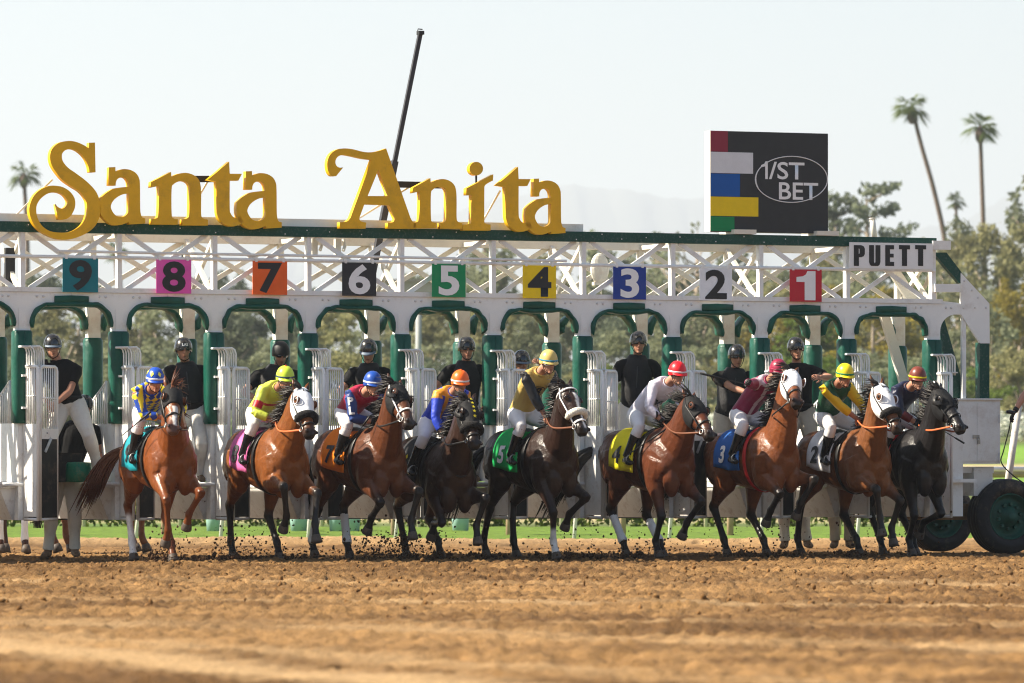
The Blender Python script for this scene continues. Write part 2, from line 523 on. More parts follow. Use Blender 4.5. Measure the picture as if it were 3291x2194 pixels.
L0, L1 = (0.015, -0.06), (0.045, -0.47)
R0, R1 = (0.10, -0.40), (0.37, -0.16)
def door_meshes():
    out = {}
    f, b = barred(L0, L1, 0.47, 2.22, 0)
    f.tube([(L0[0], L0[1], 0.47), (L1[0], L1[1], 0.47)], 0.019, 8)
    out['lf'] = f
    _, b = barred(L0, L1, 1.55, 2.22, 7, 0.008)
    out['lb'] = b
    lp = MB().prism([(L0[0] - .012, L0[1]), (L1[0] - .012, L1[1]), (L1[0] + .012, L1[1]), (L0[0] + .012, L0[1])], lambda a, b, t: V(a, b, t), 0.5, 1.56)
    out['lp'] = lp
    f, b = barred(R0, R1, 0.47, 2.22, 0)
    f.tube([(R0[0], R0[1], 0.47), (R1[0], R1[1], 0.47)], 0.017, 8)
    out['rf'] = f
    _, b = barred(R0, R1, 1.50, 2.22, 7, 0.0085)
    out['rb'] = b
    n = Vector((R1[1] - R0[1], R0[0] - R1[0])).normalized() * 0.012
    rp = MB().prism([(R0[0] - n.x, R0[1] - n.y), (R1[0] - n.x, R1[1] - n.y), (R1[0] + n.x, R1[1] + n.y), (R0[0] + n.x, R0[1] + n.y)], lambda a, b, t: V(a, b, t), 0.49, 1.40)
    out['rp'] = rp  # rubber pad at the left stall; elsewhere black stands in for the shaded opening
    rl = MB()
    rl.prism([(R0[0] - 2 * n.x, R0[1] - 2 * n.y), (R1[0] - 2 * n.x, R1[1] - 2 * n.y), (R1[0] + 2 * n.x, R1[1] + 2 * n.y), (R0[0] + 2 * n.x, R0[1] + 2 * n.y)], lambda a, b, t: V(a, b, t), 1.39, 1.51)
    out['rl'] = rl
    hk = MB().bar((0.26, -0.30, 1.40), (0.17, -0.36, 1.24), 0.02, 0.03)
    hk.ell((0.20, -0.345, 1.46), (0.012, 0, 0), (0, 0.012, 0), (0, 0, 0.012), 8, 5)
    out['hk'] = hk
    # cane-topped bars beside the sleeve
    c1 = MB()
    for j in range(4):
        a = j / 3
        x, y = 0.02 + 0.06 * a - 0.03, -0.13 - 0.10 * a
        c1.tube([(x + 0.03, y, 1.58), (x + 0.03, y, 2.38), (x + 0.015, y, 2.43), (x - 0.02, y, 2.455), (x - 0.06, y + 0.02, 2.45)], 0.011, 6)
    c1.tube([(-0.07, -0.11, 2.45), (0.0, -0.22, 2.45)], 0.014, 6)
    out['c1'] = c1
    c2 = MB()
    for j in range(4):
        a = j / 3
        x, y = 0.10 + 0.05 * a, -0.16 - 0.10 * a
        c2.tube([(x + 0.03, y, 2.2), (x + 0.03, y, 2.38), (x + 0.015, y, 2.43), (x - 0.02, y, 2.455), (x - 0.07, y + 0.02, 2.45)], 0.012, 6)
    c2.tube([(0.03, -0.14, 2.45), (0.09, -0.25, 2.45)], 0.014, 6)
    c2.box(-0.0, 0.2, -0.30, -0.12, 2.225, 2.24)
    out['c2'] = c2
    return {k: m.mesh(k, k in ('lf', 'rf', 'c1', 'c2', 'lb', 'rb')) for k, m in out.items()}
DM = door_meshes()
for k, mk in (('lf', 'white'), ('lb', 'white'), ('lp', 'white_rough'), ('rf', 'white'), ('rb', 'white'), ('rp', 'rubber'), ('rl', 'white_rough'), ('hk', 'steel'), ('c1', 'white'), ('c2', 'white')):
    DM[k].materials.append(M[mk])
hinge_me = MB().box(-0.04, 0.03, -0.15, -0.10, -0.012, 0.012).mesh('hinge'); hinge_me.materials.append(M['white'])
tail_f = MB().tube([(-0.05, 0.95, 1.575), (-0.05, 0.95, 1.78), (-0.05, 0.30, 2.06), (-0.05, 0.30, 1.575)], 0.017, 8)
for j in range(1, 9):
    y = 0.95 - 0.65 * j / 9
    tail_f.tube([(-0.05, y, 1.575), (-0.05, y, 1.78 + 0.28 * j / 9)], 0.009, 6)
tail_me = tail_f.mesh('sloped_rail', True); tail_me.materials.append(M['white'])

for i, u in enumerate(POST):
    for me, nm in ((wall_me, 'side_wall'), (front_me, 'wall_front'), (ledge_me, 'ledge'), (sk_me, 'skirt'), (bump_me, 'ledge_rail'), (tail_me, 'sloped_rail'), (sill_me, 'sill')):
        o = link(nm, me, None, gate); o.location.x = u
    for dz in (1.75, 2.12):
        o = link('hinge', hinge_me, None, gate); o.location = (u, 0, dz)
    for nm, fr_, ch in (('gate_door', 'lf', (('bars', 'lb'), ('door_panel', 'lp'))), ('gate_door', 'rf', (('bars', 'rb'), ('rubber_shade_panel', 'rp'), ('lock_plate', 'rl'), ('latch', 'hk')))):
        if i == len(POST) - 1 and fr_ == 'rf':
            continue
        d = link(nm, DM[fr_], None, gate); d.location.x = u; d.rotation_euler.z = R(rng.uniform(-3.5, 3.5))
        for cn, ck in ch:
            link(cn, DM[ck], None, d)
    for cn, ck in (('curved_bars', 'c1'), ('curved_bars', 'c2')):
        o = link(cn, DM[ck], None, gate); o.location.x = u

# right end of the gate: gusset plate, green brace and posts, boxes, chassis
def gp(px, py, v):
    return (gu(px, v), gz(px, py, v))
def plate(name, pts, v0, v1, mat, parent=gate):
    return part(name, MB().prism([gp(x, y, v0) for x, y in pts], lambda a, b, t: V(a, t, b), v0, v1), mat, parent)
gus = plate('gusset_plate', [(3088, 876), (3180, 975), (3181, 1103), (3151, 1103), (3089, 1010)], -0.04, 0.0, 'white')
b = MB()
for x, y in ((3099, 902), (3123, 933), (3143, 956), (3096, 988), (3133, 988), (3169, 988)):
    uu, zz = gp(x, y, -0.04); b.ell((uu, -0.041, zz), (0.014, 0, 0), (0, 0, 0.014), (0, -0.009, 0), 8, 3, v0=0)
part('bolts', b, 'bolt', gus, True)
plate('end_post', [(3149, 1100), (3180, 1100), (3180, 1300), (3149, 1300)], -0.03, 0.09, 'green_beam')
plate('end_brace', [(3000, 811), (3042, 811), (3090, 874), (3090, 910), (3084, 910)], -0.03, 0.05, 'green_beam')
plate('end_brace', [(3017, 1048), (3035, 1024), (3052, 1084), (3112, 1292), (3060, 1292)], 0.06, 0.14, 'green_beam')
plate('end_pipe', [(3093, 1012), (3105, 1012), (3105, 1300), (3093, 1300)], -0.02, 0.03, 'white')
plate('beam_box', [(2999, 773), (3056, 773), (3056, 802), (2999, 802)], -0.10, 0.10, 'white')
plate('beam_box', [(3006, 912), (3087, 912), (3087, 938), (3006, 938)], -0.09, 0.03, 'white')
plate('end_chord', [(2996, 963), (3089, 974), (3089, 1008), (2996, 1008)], -0.02, 0.05, 'white')
part('end_brace', MB().bar(V(gu(2998), 0.0, gz(2998, 860)), V(gu(3085), W, gz(3085, 912)), 0.05, 0.06, (0, 1, 0)), 'cream')
part('end_brace', MB().bar(V(gu(3003), 0.1, gz(3003, 805)), V(gu(3035), 0.3, gz(3035, 965)), 0.07, 0.07, (0, 1, 0)), 'cream')
part('end_brace', MB().bar(V(gu(2905), 0.3, 3.5), V(gu(2975), 0.3, 3.10), 0.05, 0.14, (0, 1, 0)), 'cream')
part('end_brace', MB().bar(V(gu(2895), 0.5, 3.02), V(gu(2945, .5), 0.5, 1.6), 0.06, 0.12, (0, 1, 0)), 'cream')
cab_u0, cab_u1 = gu(3078, -0.1), gu(3217, -0.1)
cz0, cz1 = gz(3150, 1490, -.1), gz(3150, 1285, -.1)
cab = part('equipment_cabinet', MB().box(cab_u0, cab_u1, -0.08, 0.55, cz0, cz1), 'white')
for a, c in ((0.02, 0.452), (0.458, 0.965)):
    part('cabinet_door', MB().box(cab_u0 + (cab_u1 - cab_u0) * a, cab_u0 + (cab_u1 - cab_u0) * c, -0.092, -0.081, cz0 + 0.03, cz1 - 0.035), 'white', cab)
part('cabinet_lid', MB().box(cab_u0 - .02, cab_u1 + .015, -0.11, 0.56, cz1 + .001, cz1 + 0.02), 'white', cab)
lk = MB().box(cab_u0 + 0.21, cab_u0 + 0.30, -0.103, -0.093, 1.43, 1.47)
lk.ring([(cab_u0 + 0.285 + 0.013 * math.cos(q), -0.11, 1.42 + 0.024 * math.sin(q)) for q in np.linspace(0, 6.0, 12)], 0.005, 6, side=(0, 1, 0))
lk.box(cab_u0 + 0.268, cab_u0 + 0.302, -0.118, -0.102, 1.36, 1.41)
part('padlock', lk, 'steel', cab)
for z_ in (1.62, 1.15):
    part('cabinet_hinge', MB().box(cab_u1 - 0.035, cab_u1 - 0.01, -0.1, -0.0925, z_, z_ + .1), 'bolt', cab)
part('end_wall', MB().box(gu(2996) + 0.10, gu(2996) + 0.27, -0.30, 2.3, 0.47, 1.57), 'white')
part('end_step', MB().box(gu(2996) + 0.0, gu(2996) + 0.42, -0.38, -0.22, 0.885, 0.93), 'white')
part('chassis', MB().box(gu(3130), gu(3190), 0.0, 0.5, 0.72, 1.06).box(gu(3085), gu(3200), 0.05, 1.6, 1.0, 1.08), 'white_rough')
part('axle_beam', MB().box(gu(2985), gu(3330), 0.35, 0.6, 0.42, 0.62), pmat('rusty_timber', (0.25, 0.16, 0.08), 0.8, noise=0.4, nscale=5, dirt=(.1, .05, .03), dirt_amt=.8))
part('whisk_pipe', MB().tube([V(gu(2846), 0.3, gz(2846, 760)), V(gu(2838), 0.3, gz(2838, 697))], 0.035, 10).tube([V(gu(2838.3), 0.3, gz(2838, 700)), V(gu(2838), 0.3, gz(2838, 696))], 0.042, 10), 'cream', smooth=True)
spk = MB().ell((gu(1975), 0.45, 3.47), (0.125, 0, 0), (0, 0.06, 0), (0, 0, 0.19), 16, 10)
spk.box(gu(1975) - 0.08, gu(1975) + 0.12, 0.43, 0.5, 3.27, 3.31).tube([(gu(1980), 0.45, 3.27), (gu(1980), .45, 3.08)], 0.006)
part('loudspeaker', spk, 'cream', smooth=False)
for px in (1020, 1095):
    a = gu(px)
    part('latch_box', MB().box(a - 0.02, a + 0.05, 0.12, 0.18, 3.55, 3.76).tube([(a + 0.09, 0.15, 3.76), (a + 0.1, 0.12, 3.68), (a + 0.07, 0.1, 3.62)], 0.02, 8), 'cream')
part('strut', MB().bar(V(gu(40), .1, 3.9), V(gu(178), .12, gz(178, 575)), 0.02, 0.02), 'cream')
part('strut', MB().bar(V(gu(650), .2, gz(650, 640)), V(gu(690), .12, gz(690, 560)), 0.02, 0.02), 'cream')
part('strut', MB().bar(V(gu(1155), .2, gz(1155, 710)), V(gu(1325), .12, gz(1325, 600)), 0.02, 0.02), 'cream')
part('strut', MB().bar(V(gu(1565), .2, gz(1565, 720)), V(gu(1620), .12, gz(1620, 610)), 0.02, 0.02), 'cream')
part('sign_bar', MB().bar(V(gu(630), .06, gz(630, 574)), V(gu(715), .06, gz(715, 574)), 0.03, 0.075), 'black')
part('sign_bar', MB().bar(V(gu(1270), .06, gz(1270, 591)), V(gu(1440), .06, gz(1440, 595)), 0.03, 0.075), 'black')
part('hanging_screen', MB().box(gu(42), gu(72), 0.28, 0.34, 3.17, 3.60), 'black')

# wheels
M['tyre'] = pmat('dusty_tyre', (0.02, 0.02, 0.022), 0.75, noise=0.3, nscale=6, dirt=(0.22, 0.16, 0.11), dirt_amt=0.7, dscale=4, bump=.3, bscale=30)
M['green_rim'] = pmat('green_wheel_paint', (0.008, 0.075, 0.052), 0.5, noise=0.3, nscale=6, dirt=(0.05, 0.03, 0.02), dirt_amt=0.6, dscale=8)
def wheel(px, r, v):
    u = gu(px, v)
    def rings(prof, n=48):
        mb = MB(); vs, fs = [], []
        for i, (rr, vv) in enumerate(prof):
            for j in range(n):
                q = 2 * math.pi * j / n
                vs.append((u + rr * math.cos(q), v + vv, r + rr * math.sin(q)))
        for i in range(len(prof) - 1):
            for j in range(n):
                fs.append((i * n + j, i * n + (j + 1) % n, (i + 1) * n + (j + 1) % n, (i + 1) * n + j))
        return mb.add(vs, fs)
    ty = rings([(r * .60, 0.02), (r * .62, -0.02), (r * .72, -0.045), (r * .80, -0.05), (r * .82, -0.043), (r * .93, -0.035), (r * .985, 0.0), (r, 0.03), (r * .985, 0.035), (r * .985, .05), (r, .055), (r, .1), (r * .985, .105), (r * .985, .12), (r, .125), (r, .17), (r * .985, .175), (r * .985, .19), (r, .195), (r, .24), (r * .97, 0.27), (r * .8, 0.30), (r * .6, 0.25)])
    w_ = part('wheel', ty, 'tyre', smooth=True)
    rim = rings([(r * .62, -0.012), (r * .60, -0.03), (r * .575, -0.02), (r * .54, 0.05), (r * .46, 0.07), (r * .40, 0.035), (r * .26, 0.03), (r * .25, -0.01), (r * .15, -0.02), (r * .12, -0.07), (r * .05, -0.08), (0.001, -0.08)])
    part('rim', rim, 'green_rim', w_, True)
    for j in range(10):
        nb = MB()
        q = 2 * math.pi * j / 10 + .2
        c = (u + r * .33 * math.cos(q), v, r + r * .33 * math.sin(q))
        nb.tube([V(*c) + V(0, 0.03, 0), V(*c) + V(0, -0.02, 0)], 0.022, 6)
        part('wheel_nut', nb, 'green_rim', w_)
    return w_
wheel(3245, 0.465, -0.12)
wheel(3030, 0.455, 2.0)
part('axle', MB().tube([(gu(3245, -.12), 0.1, 0.46), (gu(3245, -.12), 2.1, 0.46)], 0.05, 10), 'dark_steel')

# things on the ledge of the leftmost stall
bu0, bu1 = gu(213, 0.3), gu(293, 0.3)
st = MB().loft([((bu0 + bu1) / 2, 0.3, 0.895, .14, .14), ((bu0 + bu1) / 2, 0.3, 0.905, .157, .157), ((bu0 + bu1) / 2, 0.3, 1.0, .16, .16), ((bu0 + bu1) / 2, 0.3, 1.10, .157, .157), ((bu0 + bu1) / 2, 0.3, 1.125, .14, .14), ((bu0 + bu1) / 2, 0.3, 1.13, .05, .05)], (1, 0, 0), 22)
stool = part('padded_stool', st, pmat('green_stool_vinyl', (0.01, 0.17, 0.09), 0.35, noise=.2, dirt=(.3, .2, .1), dirt_amt=.8, dscale=5), None, True)
stool.location = (0, GY, 0); stool.rotation_euler.z = TH
tag(stool, 'small round green padded drum on the ledge of stall 9', 'stool')
bx = part('black_locker', MB().box(gu(150, .5), gu(246, .5), 0.3, 0.7, 0.895, 1.22).box(gu(148, .5), gu(248, .5), 0.29, 0.71, 1.221, 1.235), 'rubber', None)
bx.location = (0, GY, 0); bx.rotation_euler.z = TH
tag(bx, 'black box on the ledge behind the green drum', 'box')

def poly_mesh(contours, ext, name):
    cu = bpy.data.curves.new(name, 'CURVE'); cu.dimensions = '2D'; cu.fill_mode = 'BOTH'; cu.extrude = ext
    for c in contours:
        sp = cu.splines.new('POLY'); sp.points.add(len(c) - 1); sp.use_cyclic_u = True
        for p_, (a, b) in zip(sp.points, c):
            p_.co = (a, b, 0, 1)
    o = bpy.data.objects.new('tmp', cu); COL.objects.link(o)
    me = eval_mesh(o, name)
    bpy.data.objects.remove(o); bpy.data.curves.remove(cu)
    return me
# ------------------------------------------------------------------ numbered panels and signs
def place_on_gate(o):
    o.location = (0, GY, 0); o.rotation_euler = (0, 0, TH)
    return o
NUM = [('9', 258, (0.0, 0.16, 0.20), 0, 'teal panel with black 9 above the leftmost stall'),
       ('8', 558, (0.75, 0.09, 0.42), 0, 'pink panel with black 8 above a stall'),
       ('7', 867, (0.80, 0.12, 0.012), 0, 'orange panel with black 7 above a stall'),
       ('6', 1154, (0.028, 0.028, 0.032), 1, 'black panel with white 6 above a stall'),
       ('5', 1442, (0.0, 0.24, 0.085), 1, 'green panel with white 5 above a stall'),
       ('4', 1733, (0.86, 0.60, 0.0), 0, 'yellow panel with black 4 above a stall'),
       ('3', 2023, (0.008, 0.04, 0.27), 1, 'blue panel with white 3 above a stall'),
       ('2', 2300, (0.78, 0.80, 0.83), 0, 'white panel with black 2 above a stall'),
       ('1', 2589, (0.50, 0.012, 0.03), 1, 'red panel with white 1 above a stall')]
for ch, px, colr, wh, lab in NUM:
    root = place_on_gate(empty('number_panel'))
    tag(root, lab, 'sign', 'stall number panels')
    u = gu(px, -0.1)
    hw = 0.214
    part('board', MB().box(u - hw, u + hw, -0.108, -0.098, 3.085, 3.475), pmat('panel_' + ch, colr, 0.42, noise=0.12, nscale=4, dirt=(.1, .08, .06), dirt_amt=.35, dscale=4), root)
    tm = text_mesh(ch, 0.50, 0.016) if ch != '1' else poly_mesh([[(.0, 0), (.12, 0), (.12, .36), (.03, .36), (.015, .32), (-.02, .295), (-.09, .285), (-.09, .225), (0, .225)]], 0, 'numeral')
    co = verts_np(tm)
    cx_, cy_ = (co[:, 0].min() + co[:, 0].max()) / 2, (co[:, 1].min() + co[:, 1].max()) / 2
    hgt = co[:, 1].max() - co[:, 1].min()
    for vtx in tm.vertices:
        vtx.co = V((vtx.co.x - cx_) * 0.36 / hgt * 1.22 + u, -0.112, (vtx.co.y - cy_) * 0.355 / hgt + 3.28)
    link('numeral', tm, M['white_sign' if wh else 'black_sign'], root)
    for x_ in (u - hw + .03, u + hw - .06):
        part('clip', MB().box(x_, x_ + .03, -0.112, -0.07, 3.465, 3.52), 'white', root)

# maker's sign at the right end
root = place_on_gate(empty('nameplate_sign')); tag(root, 'white board reading PUETT in black capitals', 'sign')
def gq(px, py, v):
    u = gu(px, v); return V(u, v, HC - (py - HY) / F * (GY + u * gs + v * gc))
part('board', MB().box(gu(2729, -.1), gu(2997, -.1), -0.11, -0.098, gz(2860, 863, -.1), gz(2860, 780, -.1)), 'white_sign', root)
LT = {'P': [[(0, 0), (.42, 0), (.42, .42), (.62, .42), (.82, .47), (.92, .58), (.92, .84), (.82, .95), (.62, 1), (0, 1)], [(.40, .58), (.48, .60), (.5, .64), (.5, .78), (.48, .82), (.40, .84)]],
      'U': [[(0, 1), (0, .2), (.06, .07), (.2, 0), (.76, 0), (.9, .07), (.96, .2), (.96, 1), (.55, 1), (.55, .2), (.51, .14), (.45, .14), (.41, .2), (.41, 1)]],
      'E': [[(0, 0), (.8, 0), (.8, .2), (.42, .2), (.42, .41), (.76, .41), (.76, .59), (.42, .59), (.42, .8), (.79, .8), (.79, 1), (0, 1)]],
      'T': [[(.27, 0), (.73, 0), (.73, .8), (1.0, .8), (1.0, 1), (0, 1), (0, .8), (.27, .8)]]}
for ch, x0, x1 in (('P', 2744, 2779), ('U', 2793, 2829), ('E', 2845, 2873), ('T', 2889, 2924), ('T', 2941, 2976)):
    u0, u1 = gu(x0, -.11), gu(x1, -.11)
    z0, z1 = gz(x0, 854, -.11), gz(x0, 787, -.11)
    mx_ = max(a for a, b in LT[ch][0])
    me = poly_mesh([[(u0 + (u1 - u0) * a / mx_, z0 + (z1 - z0) * b) for a, b in c] for c in LT[ch]], 0.002, 'letter')
    for vtx in me.vertices: vtx.co = V(vtx.co.x, -0.113 - vtx.co.z, vtx.co.y)
    link('letter', me, M['black_sign'], root)

# betting board on top
root = place_on_gate(empty('colour_bar_board')); tag(root, 'square dark board with colour bars reading 1/ST BET above the gate', 'sign')
bu0, bu1 = gu(2284), gu(2661)
bz0, bz1 = gz(2470, 747), gz(2470, 424)
part('board', MB().box(bu0, bu1, 0.0, 0.16, bz0, bz1), pmat('dark_board', (0.028, 0.029, 0.032), 0.4, noise=0.1), root)
part('side_cap', MB().box(bu0 - .006, bu0 - 0.001, 0.0, 0.16, bz0, bz1), 'cream', root)
cols = [('red_bar', (0.25, 0.02, 0.045), 2339, 420, 489), ('white_bar', (0.66, 0.67, 0.7), 2420, 490, 558), ('blue_bar', (0.0, 0.085, 0.36), 2378, 560, 633), ('yellow_bar', (0.80, 0.56, 0.0), 2437, 634, 696), ('green_bar', (0.0, 0.22, 0.07), 2360, 698, 745)]
for nm, cl, x1, y0, y1 in cols:
    f0, f1 = (y0 - 422) / 325, (y1 - 422) / 325
    part(nm, MB().box(bu0, gu(x1), -0.003, -0.0005, bz1 - (bz1 - bz0) * min(f1, 1), bz1 - (bz1 - bz0) * max(f0, 0)), pmat(nm, cl, 0.4, noise=.05), root)
def sign_text(txt, px0, px1, py0, py1, off=0.0):
    tm = text_mesh(txt, 0.3, off)
    co = verts_np(tm)
    a0, a1, b0, b1 = co[:, 0].min(), co[:, 0].max(), co[:, 1].min(), co[:, 1].max()
    u0, u1 = gu(px0), gu(px1); z0, z1 = gz(px0, py1), gz(px0, py0)
    for vtx in tm.vertices:
        vtx.co = V(u0 + (vtx.co.x - a0) / (a1 - a0) * (u1 - u0), -0.004, z0 + (vtx.co.y - b0) / (b1 - b0) * (z1 - z0))
    return link('lettering', tm, M['white_sign'], root)
sign_text('/ST', 2471, 2585, 519, 575, 0.004)
one_ = [(2459, 575), (2467, 575), (2467, 518), (2460, 518), (2456, 526), (2446, 530), (2446, 537), (2459, 534)]
part('lettering', MB().prism([(gu(a), gz(a, b)) for a, b in one_], lambda a, b, t: V(a, t, b), -0.005, -0.002), 'white_sign', root)
sign_text('BET', 2503, 2629, 585, 640, 0.004)
el = []
for i in range(57):
    q = R(200 - 415 * i / 56)
    g = 1.0 + 0.05 * max(0, (i - 48) / 8)
    px = 2543 + 116 * math.cos(q) * (1.0 if i > 8 else 1 - 0.02 * (8 - i) / 8)
    py = 576 - 74 * math.sin(q) * (1 + 0.09 * max(0, (8 - i) / 8.0))
    el.append(V(gu(px), -0.004, gz(px, py)))
part('oval_line', MB().tube(el, 0.006, 6, side=(0, 1, 0)), 'white_sign', root)
for px in (2385, 2650):
    part('foot', MB().box(gu(px - 35), gu(px + 35), -0.1, 0.35, 3.895, 3.95), 'cream', root)

# yellow cut-out letters
def path(pts, k=5):
    """pts: (x, y) smooth or (x, y, 1) corner -> polyline"""
    n = len(pts)
    out = []
    for i in range(n):
        p0, p1, p2, p3 = pts[i - 1], pts[i], pts[(i + 1) % n], pts[(i + 2) % n]
        a, b, c, d = [np.array(p[:2], float) for p in (p0, p1, p2, p3)]
        if len(p1) > 2: a = 2 * b - c if len(p2) > 2 else b - (c - b) * 0.6
        if len(p2) > 2: d = 2 * c - b if len(p1) > 2 else c + (c - b) * 0.6
        if len(p1) > 2 and len(p2) > 2:
            out.append(tuple(b)); continue
        for j in range(k):
            t = j / k
            out.append(tuple(0.5 * (2 * b + (c - a) * t + (2 * a - 5 * b + 4 * c - d) * t * t + (3 * b - a - 3 * c + d) * t ** 3)))
    return out
gS = [[(748, 152, 1), (798, 150, 1), (803, 400, 1), (752, 402, 1), (742, 345), (715, 285), (675, 240), (630, 212), (590, 205), (550, 215), (525, 240), (520, 270), (530, 310), (570, 360), (640, 410), (720, 470), (790, 540), (825, 600), (845, 680), (840, 760), (800, 850), (730, 910), (640, 950), (560, 966), (470, 958), (380, 920), (310, 870), (265, 800), (245, 720), (258, 650), (290, 590), (340, 545), (400, 518), (450, 512), (520, 522), (580, 555), (620, 605), (633, 655), (625, 710), (595, 765), (550, 795), (490, 797, 1), (468, 668, 1), (485, 690), (520, 705), (550, 690), (568, 660), (560, 625), (530, 590), (490, 572), (440, 570), (390, 585), (340, 625), (310, 675), (305, 725), (315, 780), (350, 845), (410, 890), (480, 905), (560, 905), (620, 890), (680, 850), (715, 800), (730, 740), (730, 670), (715, 620), (670, 565), (600, 520), (530, 470), (470, 400), (430, 330), (420, 260), (440, 200), (490, 155), (560, 138), (620, 140), (680, 160), (745, 195, 1)]]
ga = [[(918, 358, 1), (970, 356, 1), (970, 395, 1), (1010, 378), (1050, 373), (1100, 382), (1145, 410), (1170, 455), (1176, 510), (1178, 700), (1183, 750), (1195, 778), (1220, 787, 1), (1220, 830, 1), (1085, 838, 1), (1083, 818, 1), (1030, 838), (980, 845), (930, 835), (885, 805), (850, 765, 1), (838, 690), (843, 618, 1), (890, 575), (950, 540), (1010, 528), (1078, 522, 1), (1078, 500), (1070, 470), (1050, 448), (1020, 443), (990, 455), (975, 480), (972, 512, 1), (915, 512, 1)],
      [(1082, 578, 1), (1020, 590), (960, 630), (932, 680), (940, 720), (970, 760), (1010, 775), (1050, 768), (1075, 745), (1082, 720, 1)]]
gn = [[(1268, 482, 1), (1437, 397, 1), (1440, 440, 1), (1490, 415), (1560, 405), (1620, 420), (1665, 455), (1685, 510), (1690, 600), (1690, 750), (1705, 785), (1747, 798, 1), (1747, 847, 1), (1530, 845, 1), (1532, 795, 1), (1575, 785), (1590, 750), (1592, 600), (1590, 520), (1575, 490), (1540, 475), (1500, 478), (1460, 500), (1442, 540), (1442, 745), (1455, 785), (1495, 795, 1), (1493, 840, 1), (1272, 838, 1), (1275, 790, 1), (1315, 785), (1330, 755), (1335, 600), (1332, 515, 1), (1265, 530, 1)]]
gt = [[(1742, 465, 1), (1925, 310, 1), (1930, 412, 1), (2032, 413, 1), (2003, 470, 1), (1930, 470, 1), (1930, 700), (1938, 745), (1960, 775), (1990, 780), (2022, 768, 1), (2045, 822, 1), (1990, 848), (1940, 855), (1890, 840), (1845, 800), (1825, 750), (1820, 690), (1815, 478, 1)]]
gA = [[(630, 95, 1), (835, 680, 1), (855, 712), (882, 725, 1), (880, 770, 1), (642, 768, 1), (645, 720, 1), (690, 712), (705, 688, 1), (655, 572, 1), (447, 565, 1), (405, 680, 1), (415, 705), (462, 718, 1), (458, 768, 1), (240, 768, 1), (240, 715, 1), (300, 708), (330, 678, 1), (510, 190, 1), (430, 180), (340, 160), (270, 150), (225, 165), (205, 200), (210, 235), (235, 255), (270, 255, 1), (210, 328, 1), (170, 325), (145, 290), (135, 240), (140, 190), (165, 140), (215, 105), (280, 95), (350, 102), (430, 122), (490, 128), (560, 118)],
      [(565, 275, 1), (645, 495, 1), (475, 495, 1)]]
gi = [[(1303, 430, 1), (1530, 313, 1), (1527, 365, 1), (1480, 390), (1458, 412), (1455, 450), (1455, 690), (1465, 725), (1508, 735, 1), (1508, 785, 1), (1275, 783, 1), (1275, 735, 1), (1330, 728), (1345, 700), (1347, 488, 1), (1303, 488, 1)]]
gdot = [[(1387 + 57 * math.cos(R(a)), 265 + 57 * math.sin(R(a))) for a in range(0, 360, 30)]]
def tf(g, dx, dy, sx=1, sy=1, ox=0, oy=0):
    return [[((p[0] - ox) * sx + ox + dx, (p[1] - oy) * sy + oy + dy) + tuple(p[2:]) for p in c] for c in g]
Z1 = lambda x, y: (x / 2.6134, 400 + y / 2.6134)
Z2 = lambda x, y: (1000 + x / 2.6133, 440 + y / 2.6133)
root = place_on_gate(empty('letter_sign')); tag(root, 'big yellow cut-out letters reading Santa Anita on top of the gate', 'sign')
VF = -0.165
for nm, g, zf in (('letter', gS, Z1), ('letter', ga, Z1), ('letter', gn, Z1), ('letter', gt, Z1), ('letter', tf(ga, 1147, 34), Z1), ('letter', gA, Z2),
                  ('letter', tf(gn, 855 - 1268, 428 - 485, 0.87, 0.945, 1268, 485), Z2), ('letter', gi, Z2), ('letter_dot', gdot, Z2), ('letter', tf(gt, 1555 - 1742, 405 - 465), Z2),
                  ('letter', tf(ga, 1868 - 918, 350 - 358, 0.89, 0.965, 918, 358), Z2)):
    cs = []
    for c in g:
        pl = path(c)
        cs.append([(gu(zf(*p)[0], VF), gz(*zf(*p), VF)) for p in pl])
    me = poly_mesh(cs, 0.045, nm)
    for vtx in me.vertices: vtx.co = V(vtx.co.x, VF + 0.045 - vtx.co.z, vtx.co.y)
    link(nm, me, M['yellow'], root)
part('dot_stem', MB().tube([gq(*Z2(1386, 318), VF + 0.05), gq(*Z2(1386, 390), VF + .05)], 0.012), 'black', root)
part('fixing_screws', (lambda mb: [mb.ell((UL + 0.4 + k * 0.37 + 0.1 * math.sin(k * 5.1), -0.061, 3.83 + 0.035 * math.sin(k * 3.7)), (0.008, 0, 0), (0, 0, 0.008), (0, -0.004, 0), 6, 2, v0=0) for k in range(36)] and mb)(MB()), 'white_sign', gate)

# camera boom behind the letters
a_, b_ = gq(1350, 110, 0.5), gq(1180, 960, 0.5)
bo = place_on_gate(empty('camera_boom')); tag(bo, 'thin dark telescopic boom rising behind the capital A', 'boom')
m1 = a_.lerp(b_, 0.48)
part('upper_arm', MB().bar(a_, m1, 0.045, 0.05), 'dark_steel', bo)
part('lower_arm', MB().bar(m1, b_, 0.07, 0.075), 'dark_steel', bo)
part('camera_head', MB().box(a_.x - .03, a_.x + .035, a_.y - .05, a_.y + .04, a_.z - 0.005, a_.z + 0.04).tube([V(a_.x - .03, a_.y, a_.z + .04), V(a_.x - .025, a_.y, a_.z + .065), V(a_.x + .03, a_.y, a_.z + .06)], 0.007), 'black', bo)
